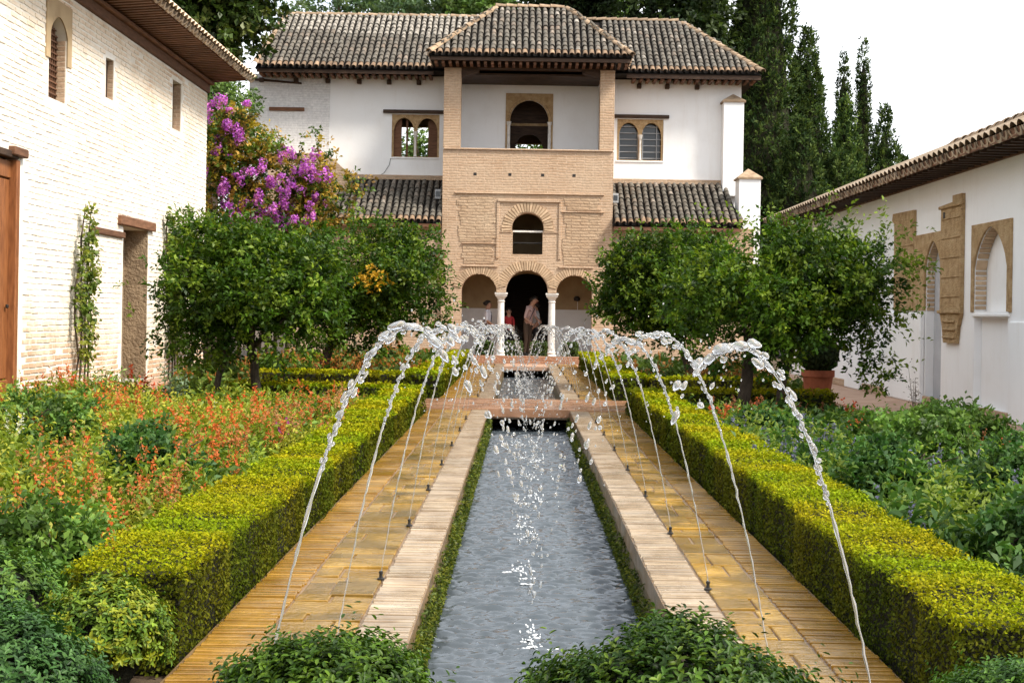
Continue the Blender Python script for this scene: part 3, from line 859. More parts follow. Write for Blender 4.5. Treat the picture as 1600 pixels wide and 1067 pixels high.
# pilasters at the right end
def pilaster(x0, x1, y0, y1, z0, z1, zt):
    o = Bx('pilaster', 'plaster', pav, x0, x1, y0, y1, z0, z1)
    cx, cy = (x0 + x1) / 2, (y0 + y1) / 2
    e = .05
    MB().add([(x0 - e, y0 - e, z1), (x1 + e, y0 - e, z1), (x1 + e, y1 + e, z1), (x0 - e, y1 + e, z1), (x0 - e, y0 - e, z1 + .05), (x1 + e, y0 - e, z1 + .05), (x1 + e, y1 + e, z1 + .05), (x0 - e, y1 + e, z1 + .05), (cx, cy, zt)],
             [(3, 2, 1, 0), (0, 1, 5, 4), (1, 2, 6, 5), (2, 3, 7, 6), (3, 0, 4, 7), (4, 5, 8), (5, 6, 8), (6, 7, 8), (7, 4, 8)]).build('pilaster_cap', 'tile_pale', o)
pilaster(5.93, 6.53, 42.1, 42.58, 5.0, 7.80, 8.08)
pilaster(6.22, 6.84, 40.75, 41.5, -.1, 5.38, 5.72)
# ---- roofs
rf = MB().add([(-8.05, 41.75, 8.52), (7.0, 41.75, 8.55), (4.85, 45.1, 10.74), (-7.72, 45.1, 10.78), (-8.05, 48.4, 8.52), (7.0, 48.4, 8.55)],
              [(0, 1, 2, 3), (1, 5, 2), (5, 4, 3, 2), (4, 0, 3), (0, 4, 5, 1)]).build('main_roof', 'deck', pav)
E0, E1 = (-8.0, 41.72, 8.56), (6.97, 41.72, 8.60)
Wm = 14.97
roof_plane(rf, E0, E1, (0, 3.38, 2.24), lambda t: .3 * t, lambda t: 5.85 + .9 * t)
rf2 = MB().box(2.4, 2.5, 44, 44.1, 8.7, 8.8).build('right_main_roof', 'deck', pav)
roof_plane(rf2, (2.35, 41.72, 8.59), (6.97, 41.72, 8.60), (0, 3.38, 2.22), lambda t: 0 - 1.1 * 0, lambda t: 4.62 - 2.1 * t, maxn=300)
ridge_line(rf, (-7.72, 45.1, 10.80), (-1.2, 45.1, 10.80)); ridge_line(rf2, (4.85, 45.1, 10.78), (1.5, 45.1, 10.78))
ridge_line(rf2, (7.0, 41.7, 8.62), (4.85, 45.1, 10.80)); ridge_line(rf, (-8.05, 41.7, 8.6), (-7.72, 45.1, 10.80))
tr_ = MB().add([(-2.70, 39.70, 8.60), (2.93, 39.70, 8.62), (2.93, 45.0, 8.62), (-2.70, 45.0, 8.60), (-.88, 42.35, 10.52), (1.18, 42.35, 10.52)],
               [(0, 1, 5, 4), (1, 2, 5), (2, 3, 4, 5), (3, 0, 4), (0, 3, 2, 1)]).build('tower_roof', 'deck', pav)
roof_plane(tr_, (-2.72, 39.66, 8.63), (2.95, 39.66, 8.65), (0, 2.70, 1.90), lambda t: 1.82 * t, lambda t: 5.67 - 1.77 * t)
roof_plane(tr_, (2.97, 39.7, 8.65), (2.97, 45, 8.65), (-1.76, 0, 1.88), lambda t: 2.6 * t, lambda t: 5.3 - 2.6 * t, maxn=110)
roof_plane(tr_, (-2.74, 45, 8.63), (-2.74, 39.7, 8.63), (1.80, 0, 1.88), lambda t: 2.6 * t, lambda t: 5.3 - 2.6 * t, maxn=110)
ridge_line(tr_, (-2.74, 39.66, 8.68), (-.88, 42.35, 10.56)); ridge_line(tr_, (2.97, 39.66, 8.68), (1.18, 42.35, 10.56)); ridge_line(tr_, (-.95, 42.35, 10.56), (1.2, 42.35, 10.56))
lr = MB().add([(-5.5, 40.05, 3.90), (-2.36, 40.05, 3.90), (-2.36, 42.59, 5.32), (-5.5, 42.59, 5.32), (-5.5, 42.59, 3.9), (-2.36, 42.59, 3.9)], [(0, 1, 2, 3), (0, 3, 4), (1, 5, 2), (0, 4, 5, 1)]).build('left_lean_to_roof', 'deck', pav)
roof_plane(lr, (-5.5, 40.0, 3.93), (-2.37, 40.0, 3.93), (0, 2.58, 1.44), lambda t: .0, lambda t: 3.12)
rr = MB().add([(2.56, 40.05, 3.92), (6.25, 40.05, 3.92), (5.9, 42.59, 5.38), (2.56, 42.59, 5.38), (2.56, 42.59, 3.9), (5.9, 42.59, 3.9)], [(0, 1, 2, 3), (0, 3, 4), (1, 5, 2), (0, 4, 5, 1)]).build('right_lean_to_roof', 'deck', pav)
roof_plane(rr, (2.57, 40.0, 3.95), (6.25, 40.0, 3.97), (0, 2.58, 1.46), lambda t: .0, lambda t: 3.68 - .3 * t)
for x0, x1 in ((-5.5, -2.36), (2.56, 6.2)):
    Bx('eave_board', 'wood_brown', pav, x0, x1, 40.03, 40.10, 3.80, 3.895)
    Bx('plaster_flashing', 'brick', pav, x0, x1, 42.5, 42.597, 5.36, 5.50)
# fascia and rafters under the eaves
Bx('eave_board', 'wood_dark', pav, -8.0, -2.75, 41.78, 41.84, 8.42, 8.518); Bx('eave_board', 'wood_dark', pav, 2.98, 6.97, 41.78, 41.84, 8.42, 8.545)
Bx('eave_board', 'wood_dark', pav, -2.70, 2.93, 39.74, 39.80, 8.50, 8.597)
x = -7.95
while x < 6.9:
    if x < -2.8 or x > 3.0:
        o = Bx('rafter', 'wood_brown', pav, x, x + .09, 41.86, 42.59, 8.38, 8.46)
    x += .21
x = -2.6
while x < 2.9:
    Bx('rafter', 'wood_brown', pav, x, x + .08, 39.82, 40.40, 8.42, 8.50); x += .2
for x in (-8.05, -7.0, -6.05, -5.1, -4.2, -3.3, 3.35, 4.2, 5.1):
    Bx('beam_end', 'wood_dark', pav, x, x + .13, 42.42, 42.6, 8.23, 8.36, bevel=.01)
# ---- floodlights on the lean-to roofs
for x, z, wh in ((-2.52, 4.78, 'left'), (2.66, 4.75, 'right')):
    fl = thing('floodlight', (x, 41.15, z - .1), f'small grey floodlight standing on the {wh} lean-to roof beside the tower', 'floodlight', 'floodlights on the lean-to roofs')
    Bx('housing', 'grey_metal', fl, x - .08, x + .09, 41.05, 41.15, z - .10, z + .18, bevel=.01)
    Bx('lamp_glass', 'glass', fl, x - .055, x + .065, 41.040, 41.048, z - .03, z + .12)
    Bx('bracket', 'metal', fl, x - .02, x + .02, 41.152, 41.19, z - .3, z + .05)

# step and low planter wall at the end of the channel
struct(Bx('portico_step', 'brick_red', None, -2.6, 2.8, 39.22, 39.44, -.1, .20), 'low red brick step in front of the portico')

# ================================================================== LEFT WING
LX = -6.76
lw = thing('left_wing', (LX, 24, 0), 'long whitewashed brick wing on the left under a deep timber eave', 'building')
h_arch = arch(19.95, 20.70, 4.35, 5.28, 5.55, 'pointed')
holes = [h_arch,
         [(22.66, 4.76), (22.66, 5.40), (23.11, 5.42), (23.11, 4.76)],
         [(26.97, 4.83), (26.97, 5.76), (27.65, 5.77), (27.65, 4.83)]]
outer = [(15, -.1), (15, 5.95), (29.9, 5.95), (29.9, -.1), (25.3, -.1), (25.3, 2.76), (23.8, 2.76), (23.8, -.1), (18.78, -.1), (18.78, 3.36), (16.9, 3.36), (16.9, -.1)]
MB().plate(outer, holes, FX(LX - .005, -.55)).build('wall', 'wash_joint', lw)
MB().box(-12, LX - .57, 29.4, 29.9, -.1, 5.95).build('end_wall', 'whitewash', lw)
# the bricks, course by course
def blocked(y0, y1, z0, z1):
    for (a, b_, c, d) in ((19.93, 20.72, 4.33, 5.57), (22.64, 23.13, 4.74, 5.43), (26.95, 27.67, 4.81, 5.78), (23.78, 25.32, -1, 2.93), (16.5, 18.98, -1, 3.45), (21.85, 23.8, 2.54, 2.66)):
        if y1 > a and y0 < b_ and z1 > c and z0 < d: return True
    return False
cand = []
z = -.05; row = 0
while z < 5.88:
    y = 17.9 + (0 if row % 2 else -.15) + random.uniform(-.02, .02)
    while y < 29.86:
        L = random.uniform(.265, .305); y1 = min(y + L - .016, 29.895)
        if y1 > 18.2 and not blocked(y, y1, z, z + .066) and random.random() > .012 and y1 - y > .05: cand.append((y, y1, z))
        y += L
    z += .083; row += 1
cand.sort(key=lambda c: c[0])
wb = MB()
def brick_vs(y0, y1, z0):
    d = random.uniform(.000, .008); q = lambda: random.uniform(-.006, .006)
    xb, xf = LX - .03, LX + d
    e = .008
    return [(xb, y0, z0 + q()), (xb, y1, z0 + q()), (xb, y1, z0 + .066 + q()), (xb, y0, z0 + .066 + q()), (xf, y0 + e, z0 + e + q()), (xf, y1 - e, z0 + e + q()), (xf, y1 - e, z0 + .066 - e + q()), (xf, y0 + e, z0 + .066 - e + q())]
FB = [(4, 5, 6, 7), (0, 1, 5, 4), (1, 2, 6, 5), (2, 3, 7, 6), (3, 0, 4, 7)]
for i, (y0, y1, z0) in enumerate(cand):
    if i < 300: MB().add(brick_vs(y0, y1, z0), FB).build('brick', 'whitewash', lw)
    else: wb.add(brick_vs(y0, y1, z0), FB)
struct(wb.build('brick_courses', 'whitewash', lw), None, 'stuff')
# window grille in the arched window, blind backs in the slits
gr = MB().box(LX - .19, LX - .16, 19.9, 20.75, 4.3, 5.6).build('window_shutter', 'wood_dark', lw)
for k in range(9): Bx('lattice_bar', 'wood_brown', gr, LX - .158, LX - .14, 19.98 + k * .085, 20.0 + k * .085, 4.36, 5.5)
for k in range(13): Bx('lattice_bar', 'wood_brown', gr, LX - .138, LX - .125, 19.96, 20.69, 4.38 + k * .085, 4.40 + k * .085)
Bx('slit_back', 'wood_dark', lw, LX - .15, LX - .11, 22.6, 23.2, 4.7, 5.5); Bx('slit_back', 'wood_dark', lw, LX - .20, LX - .16, 26.9, 27.7, 4.8, 5.8)
for y0, y1, z0, z1 in ((19.95, 20.70, 4.35, 5.28),):
    Bx('brick_jamb', 'brick', lw, LX - .28, LX - .02, y1 - .005, y1 + .02, z0, z1)
MB().plate([(19.78, 4.9), (19.78, 5.78), (20.88, 5.78), (20.88, 4.9)] + [(20.70, 4.9)] + rev(h_arch)[1:-1] + [(19.95, 4.9)], [], FX(LX + .02, -.02)).build('arch_surround', 'plaster_tan', lw)
for (y, z0, z1) in ((22.66, 4.76, 5.42), (26.97, 4.83, 5.77)):
    w = .45 if y < 24 else .68
    Bx('brick_jamb', 'brick', lw, LX - .44, LX - .02, y + w - .004, y + w + .02, z0, z1)
# wooden door at the frame's left edge
dr = Bx('door', 'wood_door', lw, LX - .16, LX - .10, 16.9, 18.78, .0, 3.30)
for k in range(8): Bx('door_plank', 'wood_door', dr, LX - .10, LX - .075, 16.92 + k * .222, 17.13 + k * .222, .42, 3.05, bevel=.006)
Bx('door_rail', 'wood_door', dr, LX - .10, LX - .055, 16.9, 18.70, .02, .40, bevel=.01); Bx('door_rail', 'wood_door', dr, LX - .10, LX - .055, 16.9, 18.70, 3.07, 3.30, bevel=.01)
Bx('door_post', 'wood_door', lw, LX - .12, LX + .03, 18.68, 18.80, .0, 3.32, bevel=.01)
Bx('door_lintel', 'wood_dark', lw, LX - .2, LX + .04, 16.5, 18.72, 3.325, 3.42, bevel=.01)
Bx('lintel_end', 'wood_brown', lw, LX - .1, LX + .09, 18.45, 18.95, 3.36, 3.48, bevel=.015)
Bx('door_knob', 'metal', dr, LX - .055, LX - .02, 18.55, 18.60, 1.35, 1.40, bevel=.01)
# old doorway blocked at the back with rough render
M['shaded_door'] = simple('shade_toned_door', [(.3, (.40, .41, .44)), (.7, (.48, .49, .52))], 3, .8, .2, .006)  # right doorway's shade is put into this grey base colour
M['render'] = simple('rough_brown_render', [(.3, (.17, .12, .075)), (.7, (.33, .24, .15))], 4, .95, 1, .05)
Bx('blocked_doorway', 'render', lw, LX - .50, LX - .40, 23.7, 25.4, -.1, 2.8)
Bx('door_jamb', 'render', lw, LX - .54, LX + .004, 25.295, 25.34, .12, 2.76)
Bx('door_lintel', 'wood_brown', lw, LX - .3, LX + .07, 23.44, 25.65, 2.765, 2.92, bevel=.012)
Bx('old_beam', 'wood_brown', lw, LX - .05, LX + .05, 21.9, 23.76, 2.545, 2.645, bevel=.012)
Bx('door_step', 'walk', lw, LX + .02, LX + .55, 23.5, 25.6, -.1, .10, bevel=.02)
# eave
Bx('wall_plate', 'wood_brown', lw, LX - .4, LX + .05, 15, 29.93, 5.955, 6.12, bevel=.01)
Bx('wall_plate', 'wood_brown', lw, LX - .4, LX + .12, 15, 29.98, 6.125, 6.19, bevel=.01)
y = 18.6
while y < 30.2:
    MB().hexa([(LX - .3, y, 6.19), (-5.99, y, 6.27), (-5.99, y + .085, 6.27), (LX - .3, y + .085, 6.19), (LX - .3, y, 6.27), (-5.99, y, 6.34), (-5.99, y + .085, 6.34), (LX - .3, y + .085, 6.27)]).build('rafter', 'wood_brown', lw)
    y += .185
MB().hexa([(LX - .4, 15, 6.275), (-5.98, 15, 6.345), (-5.98, 30.3, 6.345), (LX - .4, 30.3, 6.275), (LX - .4, 15, 6.30), (-5.98, 15, 6.37), (-5.98, 30.3, 6.37), (LX - .4, 30.3, 6.30)]).build('soffit_boards', 'wood_dark', lw)
Bx('eave_board', 'wood_brown', lw, -5.978, -5.95, 15, 30.3, 6.285, 6.40)
lrf = MB().add([(-5.93, 15, 6.40), (-5.93, 30.35, 6.40), (-10.5, 30.35, 9.9), (-10.5, 15, 9.9)], [(0, 1, 2, 3)]).build('roof', 'deck', lw)
roof_plane(lrf, (-5.84, 30.4, 6.38), (-5.84, 16, 6.38), (-4.5, 0, 3.45), lambda t: 0, lambda t: 12.5, pitch=.25, row=.345, rows=5, maxn=280, first=TILE_W)
# ================================================================== RIGHT WING
RX = 6.6
rw = thing('right_wing', (RX, 24, 0), 'low grey-white plastered wing on the right with arched niches', 'building')
nich = arch(19.13, 20.56, 1.53, 2.15, 2.73, 'pointed')
outer = [(13, -.1), (13, 3.66), (34.5, 3.60), (34.5, -.1), (23.02, -.1)] + rev(arch(22.16, 23.02, -.1, 2.25, 2.66, 'pointed'))[1:]
outer = [(13, -.1), (13, 3.66), (34.5, 3.60), (34.5, -.1)] + rev(arch(22.16, 23.02, -.1, 2.25, 2.66, 'pointed'))
low = [(19.13, .12), (19.13, 1.44), (20.56, 1.44), (20.56, .12)]
MB().plate(outer, [nich, low], FX(RX, .55)).build('wall', 'plaster_grey', rw)
Bx('niche_lower_back', 'plaster_grey', rw, RX + .11, RX + .15, 19.0, 20.7, .05, 1.48)
Bx('niche_back', 'plaster', rw, RX + .17, RX + .21, 19.0, 20.75, 1.45, 2.85)
Bx('doorway_back', 'shaded_door', rw, RX + .135, RX + .175, 22.0, 23.2, -.1, 2.8)
MB().plate([(18.98, 1.52), (18.98, 2.79), (20.66, 2.79), (20.66, 1.52)] + [(20.56, 1.53)] + rev(nich)[1:-1] + [(19.13, 1.53)], [], FX(RX - .03, .028)).build('niche_surround', 'stone_carved', rw)
Bx('niche_sill', 'plaster', rw, RX - .025, RX + .165, 19.05, 20.62, 1.455, 1.50, bevel=.008)
# brick ribs lining the niche and door arch (each brick a piece)
def jambbricks(y, z0, z1, side, dp):
    zz = z0
    while zz < z1:
        Bx('jamb_brick', 'voussoir', rw, RX + .012, RX + dp, y - .018 if side > 0 else y, y if side > 0 else y + .018, zz, zz + .05); zz += .072
jambbricks(20.56, 1.56, 2.15, 1, .165); jambbricks(23.02, 1.55, 2.25, 1, .13)
def ringbricks(y0, y1, zs, top, dp):
    l = arch(y0, y1, zs, zs, top, 'pointed', 22)[1:-1]
    for (ya, za), (yb, zb) in zip(l, l[1:]):
        if (ya + yb) / 2 < (y0 + y1) / 2: continue
        d = Vector((yb - ya, zb - za)).normalized(); nrm_ = Vector((d.y, -d.x)) * .022
        if nrm_.y > 0: nrm_ = -nrm_
        q = .15
        A = Vector((ya, za)).lerp(Vector((yb, zb)), q); B_ = Vector((ya, za)).lerp(Vector((yb, zb)), 1 - q)
        MB().hexa([(RX + .012, A.x, A.y), (RX + dp, A.x, A.y), (RX + dp, B_.x, B_.y), (RX + .012, B_.x, B_.y),
                   (RX + .012, A.x + nrm_.x, A.y + nrm_.y), (RX + dp, A.x + nrm_.x, A.y + nrm_.y), (RX + dp, B_.x + nrm_.x, B_.y + nrm_.y), (RX + .012, B_.x + nrm_.x, B_.y + nrm_.y)]).build('arch_brick', 'voussoir', rw)
ringbricks(19.13, 20.56, 2.15, 2.73, .165); ringbricks(22.16, 23.02, 2.25, 2.66, .13)
# carved stone panels round the doorway
MB().plate([(23.66, 1.55), (23.66, 3.24), (25.0, 3.26), (25.05, 3.14), (24.9, 3.08), (24.86, 1.55)], [], FX(RX - .05, .048)).build('carved_panel', 'stone_carved', rw)
MB().plate([(21.05, 1.50), (21.05, 3.30), (21.5, 3.30), (21.5, 3.20), (22.08, 3.18), (22.08, 1.50), (21.95, 1.30), (21.88, 1.05), (21.25, 1.05), (21.18, 1.30)], [], FX(RX - .06, .058)).build('carved_panel', 'stone_carved', rw)
for z0, z1 in ((1.50, 1.55), (3.12, 3.17)):
    Bx('carved_moulding', 'stone_carved', rw, RX - .10, RX - .062, 21.02, 22.10, z0, z1, bevel=.01)
for k in range(5):
    Bx('carved_moulding', 'stone_carved', rw, RX - .076, RX - .062, 21.10, 22.02, 1.75 + k * .3, 1.77 + k * .3, bevel=.004)
    Bx('carved_moulding', 'stone_carved', rw, RX - .066, RX - .052, 23.72, 24.8, 1.75 + k * .3, 1.77 + k * .3, bevel=.004)
for z in (1.12, 1.24, 1.36):
    Bx('carved_moulding', 'stone_carved', rw, RX - .085, RX - .062, 21.27, 21.86, z, z + .035, bevel=.008)
Bx('putlog_hole', 'metal', rw, RX - .066, RX - .05, 21.86, 21.96, 2.98, 3.07)
MB().plate([(22.085, 2.2), (22.085, 2.80), (23.655, 2.80), (23.655, 1.55), (23.03, 1.55)] + rev(arch(22.16, 23.02, 2.2, 2.25, 2.66, 'pointed'))[1:-1] + [(22.15, 2.2)], [], FX(RX - .035, .033)).build('door_surround', 'stone_carved', rw)
# shallow piers that stand out of the wall
for y0, y1, z1 in ((23.06, 25.3, 1.52), (27.2, 28.4, 2.3), (17.6, 18.95, 1.4)):
    Bx('pier', 'plaster_grey', rw, RX - .09 if y0 > 22 else RX - .05, RX - .004, y0, y1, .02, z1, bevel=.02)
for y0, y1 in ((19.0, 20.6), (22.2, 23.0), (25.4, 27.1), (28.5, 30)):
    Bx('brick_footing', 'brick', rw, RX - .05, RX - .003, y0, y1, .02, .16, bevel=.01)
# eave and tiles
Bx('wall_plate', 'wood_brown', rw, RX - .05, RX + .3, 13, 34.5, 3.62, 3.70)
MB().hexa([(6.04, 13, 3.70), (RX + .2, 13, 3.64), (RX + .2, 35, 3.64), (6.04, 35, 3.70), (6.04, 13, 3.74), (RX + .2, 13, 3.68), (RX + .2, 35, 3.68), (6.04, 35, 3.74)]).build('soffit_boards', 'wood_brown', rw)
y = 16.0
while y < 33:
    Bx('rafter', 'wood_dark', rw, 6.06, RX - .01, y, y + .08, 3.63, 3.70); y += .3
Bx('eave_board', 'wood_brown', rw, 5.99, 6.035, 13, 35, 3.66, 3.77)
rrf = MB().add([(6.0, 13, 3.78), (6.0, 35, 3.78), (8.9, 35, 4.98), (8.9, 13, 4.98)], [(0, 3, 2, 1)]).build('roof', 'deck', rw)
roof_plane(rrf, (5.93, 15.4, 3.79), (5.93, 35, 3.79), (2.9, 0, 1.24), lambda t: 0, lambda t: 19.5, pitch=.25, row=.345, rows=4, maxn=300, first=TILE_W)
ridge_line(rrf, (7.12, 15.5, 4.265), (7.12, 23.7, 4.265), .4)

# ================================================================== HEDGES
def hedge(name, x0, x1, y0, y1, z0, z1, label, s=None, group='clipped box hedges', faces='tlrfb', seed=0):
    t = thing(name, ((x0 + x1) / 2, (y0 + y1) / 2, z0), label, 'hedge', group)
    ins = .045
    MB().box(x0 + ins, x1 - ins, y0 + ins, y1 - ins, z0, z1 - ins).build('twigs', 'core', t)
    P_ = []
    seg = max(1, int((y1 - y0) / 1.5))
    for i in range(seg):
        ya, yb = y0 + (y1 - y0) * i / seg, y0 + (y1 - y0) * (i + 1) / seg
        sz = s or max(.0155, .0020 * (ya + yb) / 2)
        for fc in faces:
            if fc == 't': A = (x1 - x0) * (yb - ya); dens = 1.9
            elif fc in 'lr': A = (z1 - z0) * (yb - ya); dens = 1.7 if (fc == 'l') == (x0 > 0) else .8
            else:
                if (fc == 'f' and i) or (fc == 'b' and i < seg - 1): continue
                A = (x1 - x0) * (z1 - z0); dens = 1.9
            n = int(A * dens / sz ** 2 * 1.15)
            a, b_ = rng.random(n), rng.random(n)
            dep = rng.random(n) ** 1.5 * .05
            yy = ya + (yb - ya) * a
            wob = .014 * np.sin(yy * 5.1 + seed) + .010 * np.sin(yy * 13.7 + seed * 2) + .012 * np.sin(yy * 1.9 + seed)
            if fc == 't': p = np.stack([x0 + (x1 - x0) * b_, yy, z1 - dep + wob + .02 * (rng.random(n) ** 6)], 1); nm = np.array([0, 0, 1.])
            elif fc == 'l': p = np.stack([x0 + dep + wob, yy, z0 + (z1 - z0) * b_], 1); nm = np.array([-1., 0, 0])
            elif fc == 'r': p = np.stack([x1 - dep + wob, yy, z0 + (z1 - z0) * b_], 1); nm = np.array([1., 0, 0])
            elif fc == 'f': p = np.stack([x0 + (x1 - x0) * a, y0 + dep, z0 + (z1 - z0) * b_], 1); nm = np.array([0, -1., 0])
            else: p = np.stack([x0 + (x1 - x0) * a, y1 - dep, z0 + (z1 - z0) * b_], 1); nm = np.array([0, 1., 0])
            # young yellow shoots on the clipped top, in irregular stretches; older olive leaves on the flanks
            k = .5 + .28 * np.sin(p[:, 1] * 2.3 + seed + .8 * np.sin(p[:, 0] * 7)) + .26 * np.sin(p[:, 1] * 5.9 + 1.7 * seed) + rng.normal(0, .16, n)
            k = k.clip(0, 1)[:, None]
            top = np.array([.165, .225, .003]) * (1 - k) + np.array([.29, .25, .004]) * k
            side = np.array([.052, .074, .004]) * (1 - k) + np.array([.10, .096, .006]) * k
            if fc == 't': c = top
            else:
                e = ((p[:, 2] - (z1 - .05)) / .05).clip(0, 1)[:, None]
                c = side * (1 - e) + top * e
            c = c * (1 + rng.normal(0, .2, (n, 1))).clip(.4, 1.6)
            nr = nm + sph(n) * .75
            hole = (np.sin(p[:, 1] * 9.3 + seed) + np.sin(p[:, 1] * 23 + p[:, 2] * 17 + p[:, 0] * 21) + np.sin(p[:, 2] * 31 + p[:, 1] * 7) > 1.75) & (rng.random(n) < .7)
            sh_in = (.035 * hole)[:, None] * nm
            p = p - sh_in
            P_.append((p, nr, sph(n) * .8 + nm * .75, sz * (.75 + .6 * rng.random(n)), c))
    p, nr, tn, ss, c = cat(P_)
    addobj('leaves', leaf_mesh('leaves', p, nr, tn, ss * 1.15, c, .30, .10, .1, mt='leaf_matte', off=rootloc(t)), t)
    return t
hedge('box_hedge', -1.84, -1.35, 5.75, 8.85, -.1, .345, 'nearest clipped yellow-green box hedge along left path', seed=1)
hedge('box_hedge', -1.83, -1.345, 8.95, 13.3, -.1, .315, 'clipped box hedge along left path, second block from the camera', seed=2)
hedge('box_hedge', -1.84, -1.35, 13.4, 19.55, -.1, .345, 'clipped box hedge along left path, block just before the crossing', seed=3)
hedge('box_hedge', 1.525, 2.01, 4.9, 20.1, -.1, .36, 'long clipped yellow-green box hedge along right path before the crossing', seed=4)
hedge('box_hedge', -4.1, -1.865, 19.6, 20.1, -.1, .36, 'box hedge running left along the near side of the crossing', s=.05, seed=5)
hedge('box_hedge', 2.04, 4.4, 19.6, 20.1, -.1, .36, 'box hedge running right along the near side of the crossing', s=.05, seed=6)
hedge('box_hedge', -1.88, -1.34, 23.1, 37.0, -.1, .38, 'box hedge along left path beyond the crossing', s=.06, seed=7)
hedge('box_hedge', 1.52, 2.06, 23.1, 37.0, -.1, .38, 'box hedge along right path beyond the crossing', s=.06, seed=8)
hedge('box_hedge', -4.3, -1.885, 23.1, 23.6, -.1, .38, 'box hedge running left along the far side of the crossing', s=.055, seed=9)
hedge('box_hedge', 2.065, 4.4, 23.1, 23.6, -.1, .38, 'box hedge running right along the far side of the crossing', s=.055, seed=10)

# ================================================================== TREES
GREEN = [(.036, .080, .006), (.060, .115, .008), (.130, .185, .014), (.018, .042, .005)]
def tree(name, base, top, r0, r1, clumps, nt_, k, L, size, cols, w, label, catg='tree', group=None, mt='leaf', hang=0, limbs=7, shell=.55, aspect=.26, extra=None):
    t = thing(name, base, label, catg, group)
    lim = [c[:3] for c in random.sample(clumps, min(limbs, len(clumps)))]
    trunk_mb(base, top, r0, r1, lim).build('trunk', 'bark', t, smooth=True)
    prt = [crown_pts(clumps, nt_, k, L, size, cols, w, shell, hang)]
    if extra: prt += extra
    p, nr, tn, ss, c = cat(prt)
    addobj('crown', leaf_mesh('crown', p, nr, tn, ss, c, aspect, .10, .12, mt=mt, off=rootloc(t)), t)
    return t
PG = 'small leafy trees in the garden beds'
PW = [.34, .34, .20, .12]
def shoots(spots, k, L, size, col):
    o = np.array([s_[:3] for s_ in spots]); d = np.array([s_[3:6] for s_ in spots])
    return sprays(o, d, np.full(len(o), L), k, size, np.tile(np.array(col), (len(o), 1)) * (1 + rng.normal(0, .1, (len(o), 1))), .5)
# left, near: wide crown against the wall
cl = ellip_clumps((-3.80, 19.3, 1.72), (1.05, 1.05, .70), 34, .34) + [(-2.85, 19.4, 2.2, .3), (-2.9, 19.4, 1.7, .35), (-2.8, 19.4, 1.3, .3), (-4.6, 19.2, 1.45, .34), (-4.75, 19.3, 1.85, .3), (-4.6, 19.0, 1.0, .28), (-3.2, 19.0, .95, .3), (-4.1, 18.9, .85, .3), (-4.35, 19.6, .8, .28), (-4.4, 19.4, 2.35, .25)]
ys = shoots([(-3.8 + random.gauss(0, .6), 18.4, 1.7 + random.gauss(0, .35), random.gauss(0, .5), -.8, random.gauss(.1, .4)) for _ in range(34)], 10, .22, .07, (.13, .19, .02))
nt1 = tree('pomegranate_tree', (-3.55, 19.3, -.1), (-3.75, 19.3, 1.05), .075, .05, cl, 2500, 15, .24, .072, GREEN, PW, 'dense dark green tree in left bed, nearest the whitewashed wall', group=PG, mt='leaf_tree', shell=.35, extra=[ys])
trunk_mb((-4.25, 19.4, -.1), (-4.0, 19.3, 1.1), .05, .04, []).build('second_stem', 'bark', nt1, smooth=True)
cl = ellip_clumps((-2.9, 25.6, 1.95), (1.40, 1.2, .85), 36, .42) + [(-1.75, 25.5, 1.9, .38), (-1.65, 25.4, 1.4, .32), (-3.6, 25.3, .95, .3), (-2.4, 25.3, .95, .3), (-3.0, 25.9, .9, .3), (-4.0, 25.5, 1.6, .45), (-3.0, 25.5, 2.75, .3), (-2.2, 25.5, 2.6, .3), (-4.0, 25.5, 2.5, .35)]
ys = shoots([(-2.55 + random.gauss(0, .16), 24.35 + random.gauss(0, .1), 1.95 + random.gauss(0, .12), random.gauss(0, .4), -.7, random.gauss(.1, .4)) for _ in range(18)], 12, .2, .07, (.46, .26, .02))
y2 = shoots([(-2.9 + random.gauss(0, .8), 24.5, 2.0 + random.gauss(0, .45), random.gauss(0, .5), -.8, random.gauss(.1, .4)) for _ in range(34)], 10, .24, .08, (.13, .19, .02))
tree('pomegranate_tree', (-3.75, 25.6, -.1), (-3.4, 25.6, 1.1), .11, .07, cl, 2800, 15, .27, .082, GREEN, PW, 'leafy green tree left of the pavilion arcade with a few yellowed sprays', group=PG, mt='leaf_tree', shell=.35, extra=[ys, y2])
# right, near
cl = ellip_clumps((3.5, 19.2, 1.78), (1.42, 1.2, .66), 40, .38) + [(4.8, 19.1, 1.6, .36), (4.9, 19, 2.1, .28), (4.6, 18.9, .95, .28), (4.75, 18.9, .62, .2), (2.25, 19, 1.35, .33), (3.4, 18.8, .9, .3), (2.6, 18.9, .92, .28), (3.9, 19, 2.45, .25)]
sh = shoots([(4.95 + random.gauss(0, .2), 19.0, 1.9 + random.gauss(0, .45), .9, -.2, random.gauss(.1, .3)) for _ in range(24)] + [(3.9 + random.gauss(0, .7), 19.0, 2.5 + random.gauss(0, .1), random.gauss(.2, .3), -.1, .9) for _ in range(22)], 12, .38, .072, (.14, .20, .025))
y2 = shoots([(3.5 + random.gauss(0, .75), 18.1, 1.8 + random.gauss(0, .35), random.gauss(0, .5), -.8, random.gauss(.1, .4)) for _ in range(40)], 10, .22, .07, (.12, .18, .02))
nt2 = tree('pomegranate_tree', (3.02, 19.2, -.1), (3.15, 19.2, 1.15), .10, .07, cl, 2900, 15, .25, .072, GREEN, PW, 'broad dark green tree in right bed with long loose shoots', group=PG, mt='leaf_tree', shell=.35, extra=[sh, y2])
trunk_mb((3.45, 19.25, -.1), (3.75, 19.2, 1.25), .055, .045, []).build('second_stem', 'bark', nt2, smooth=True)
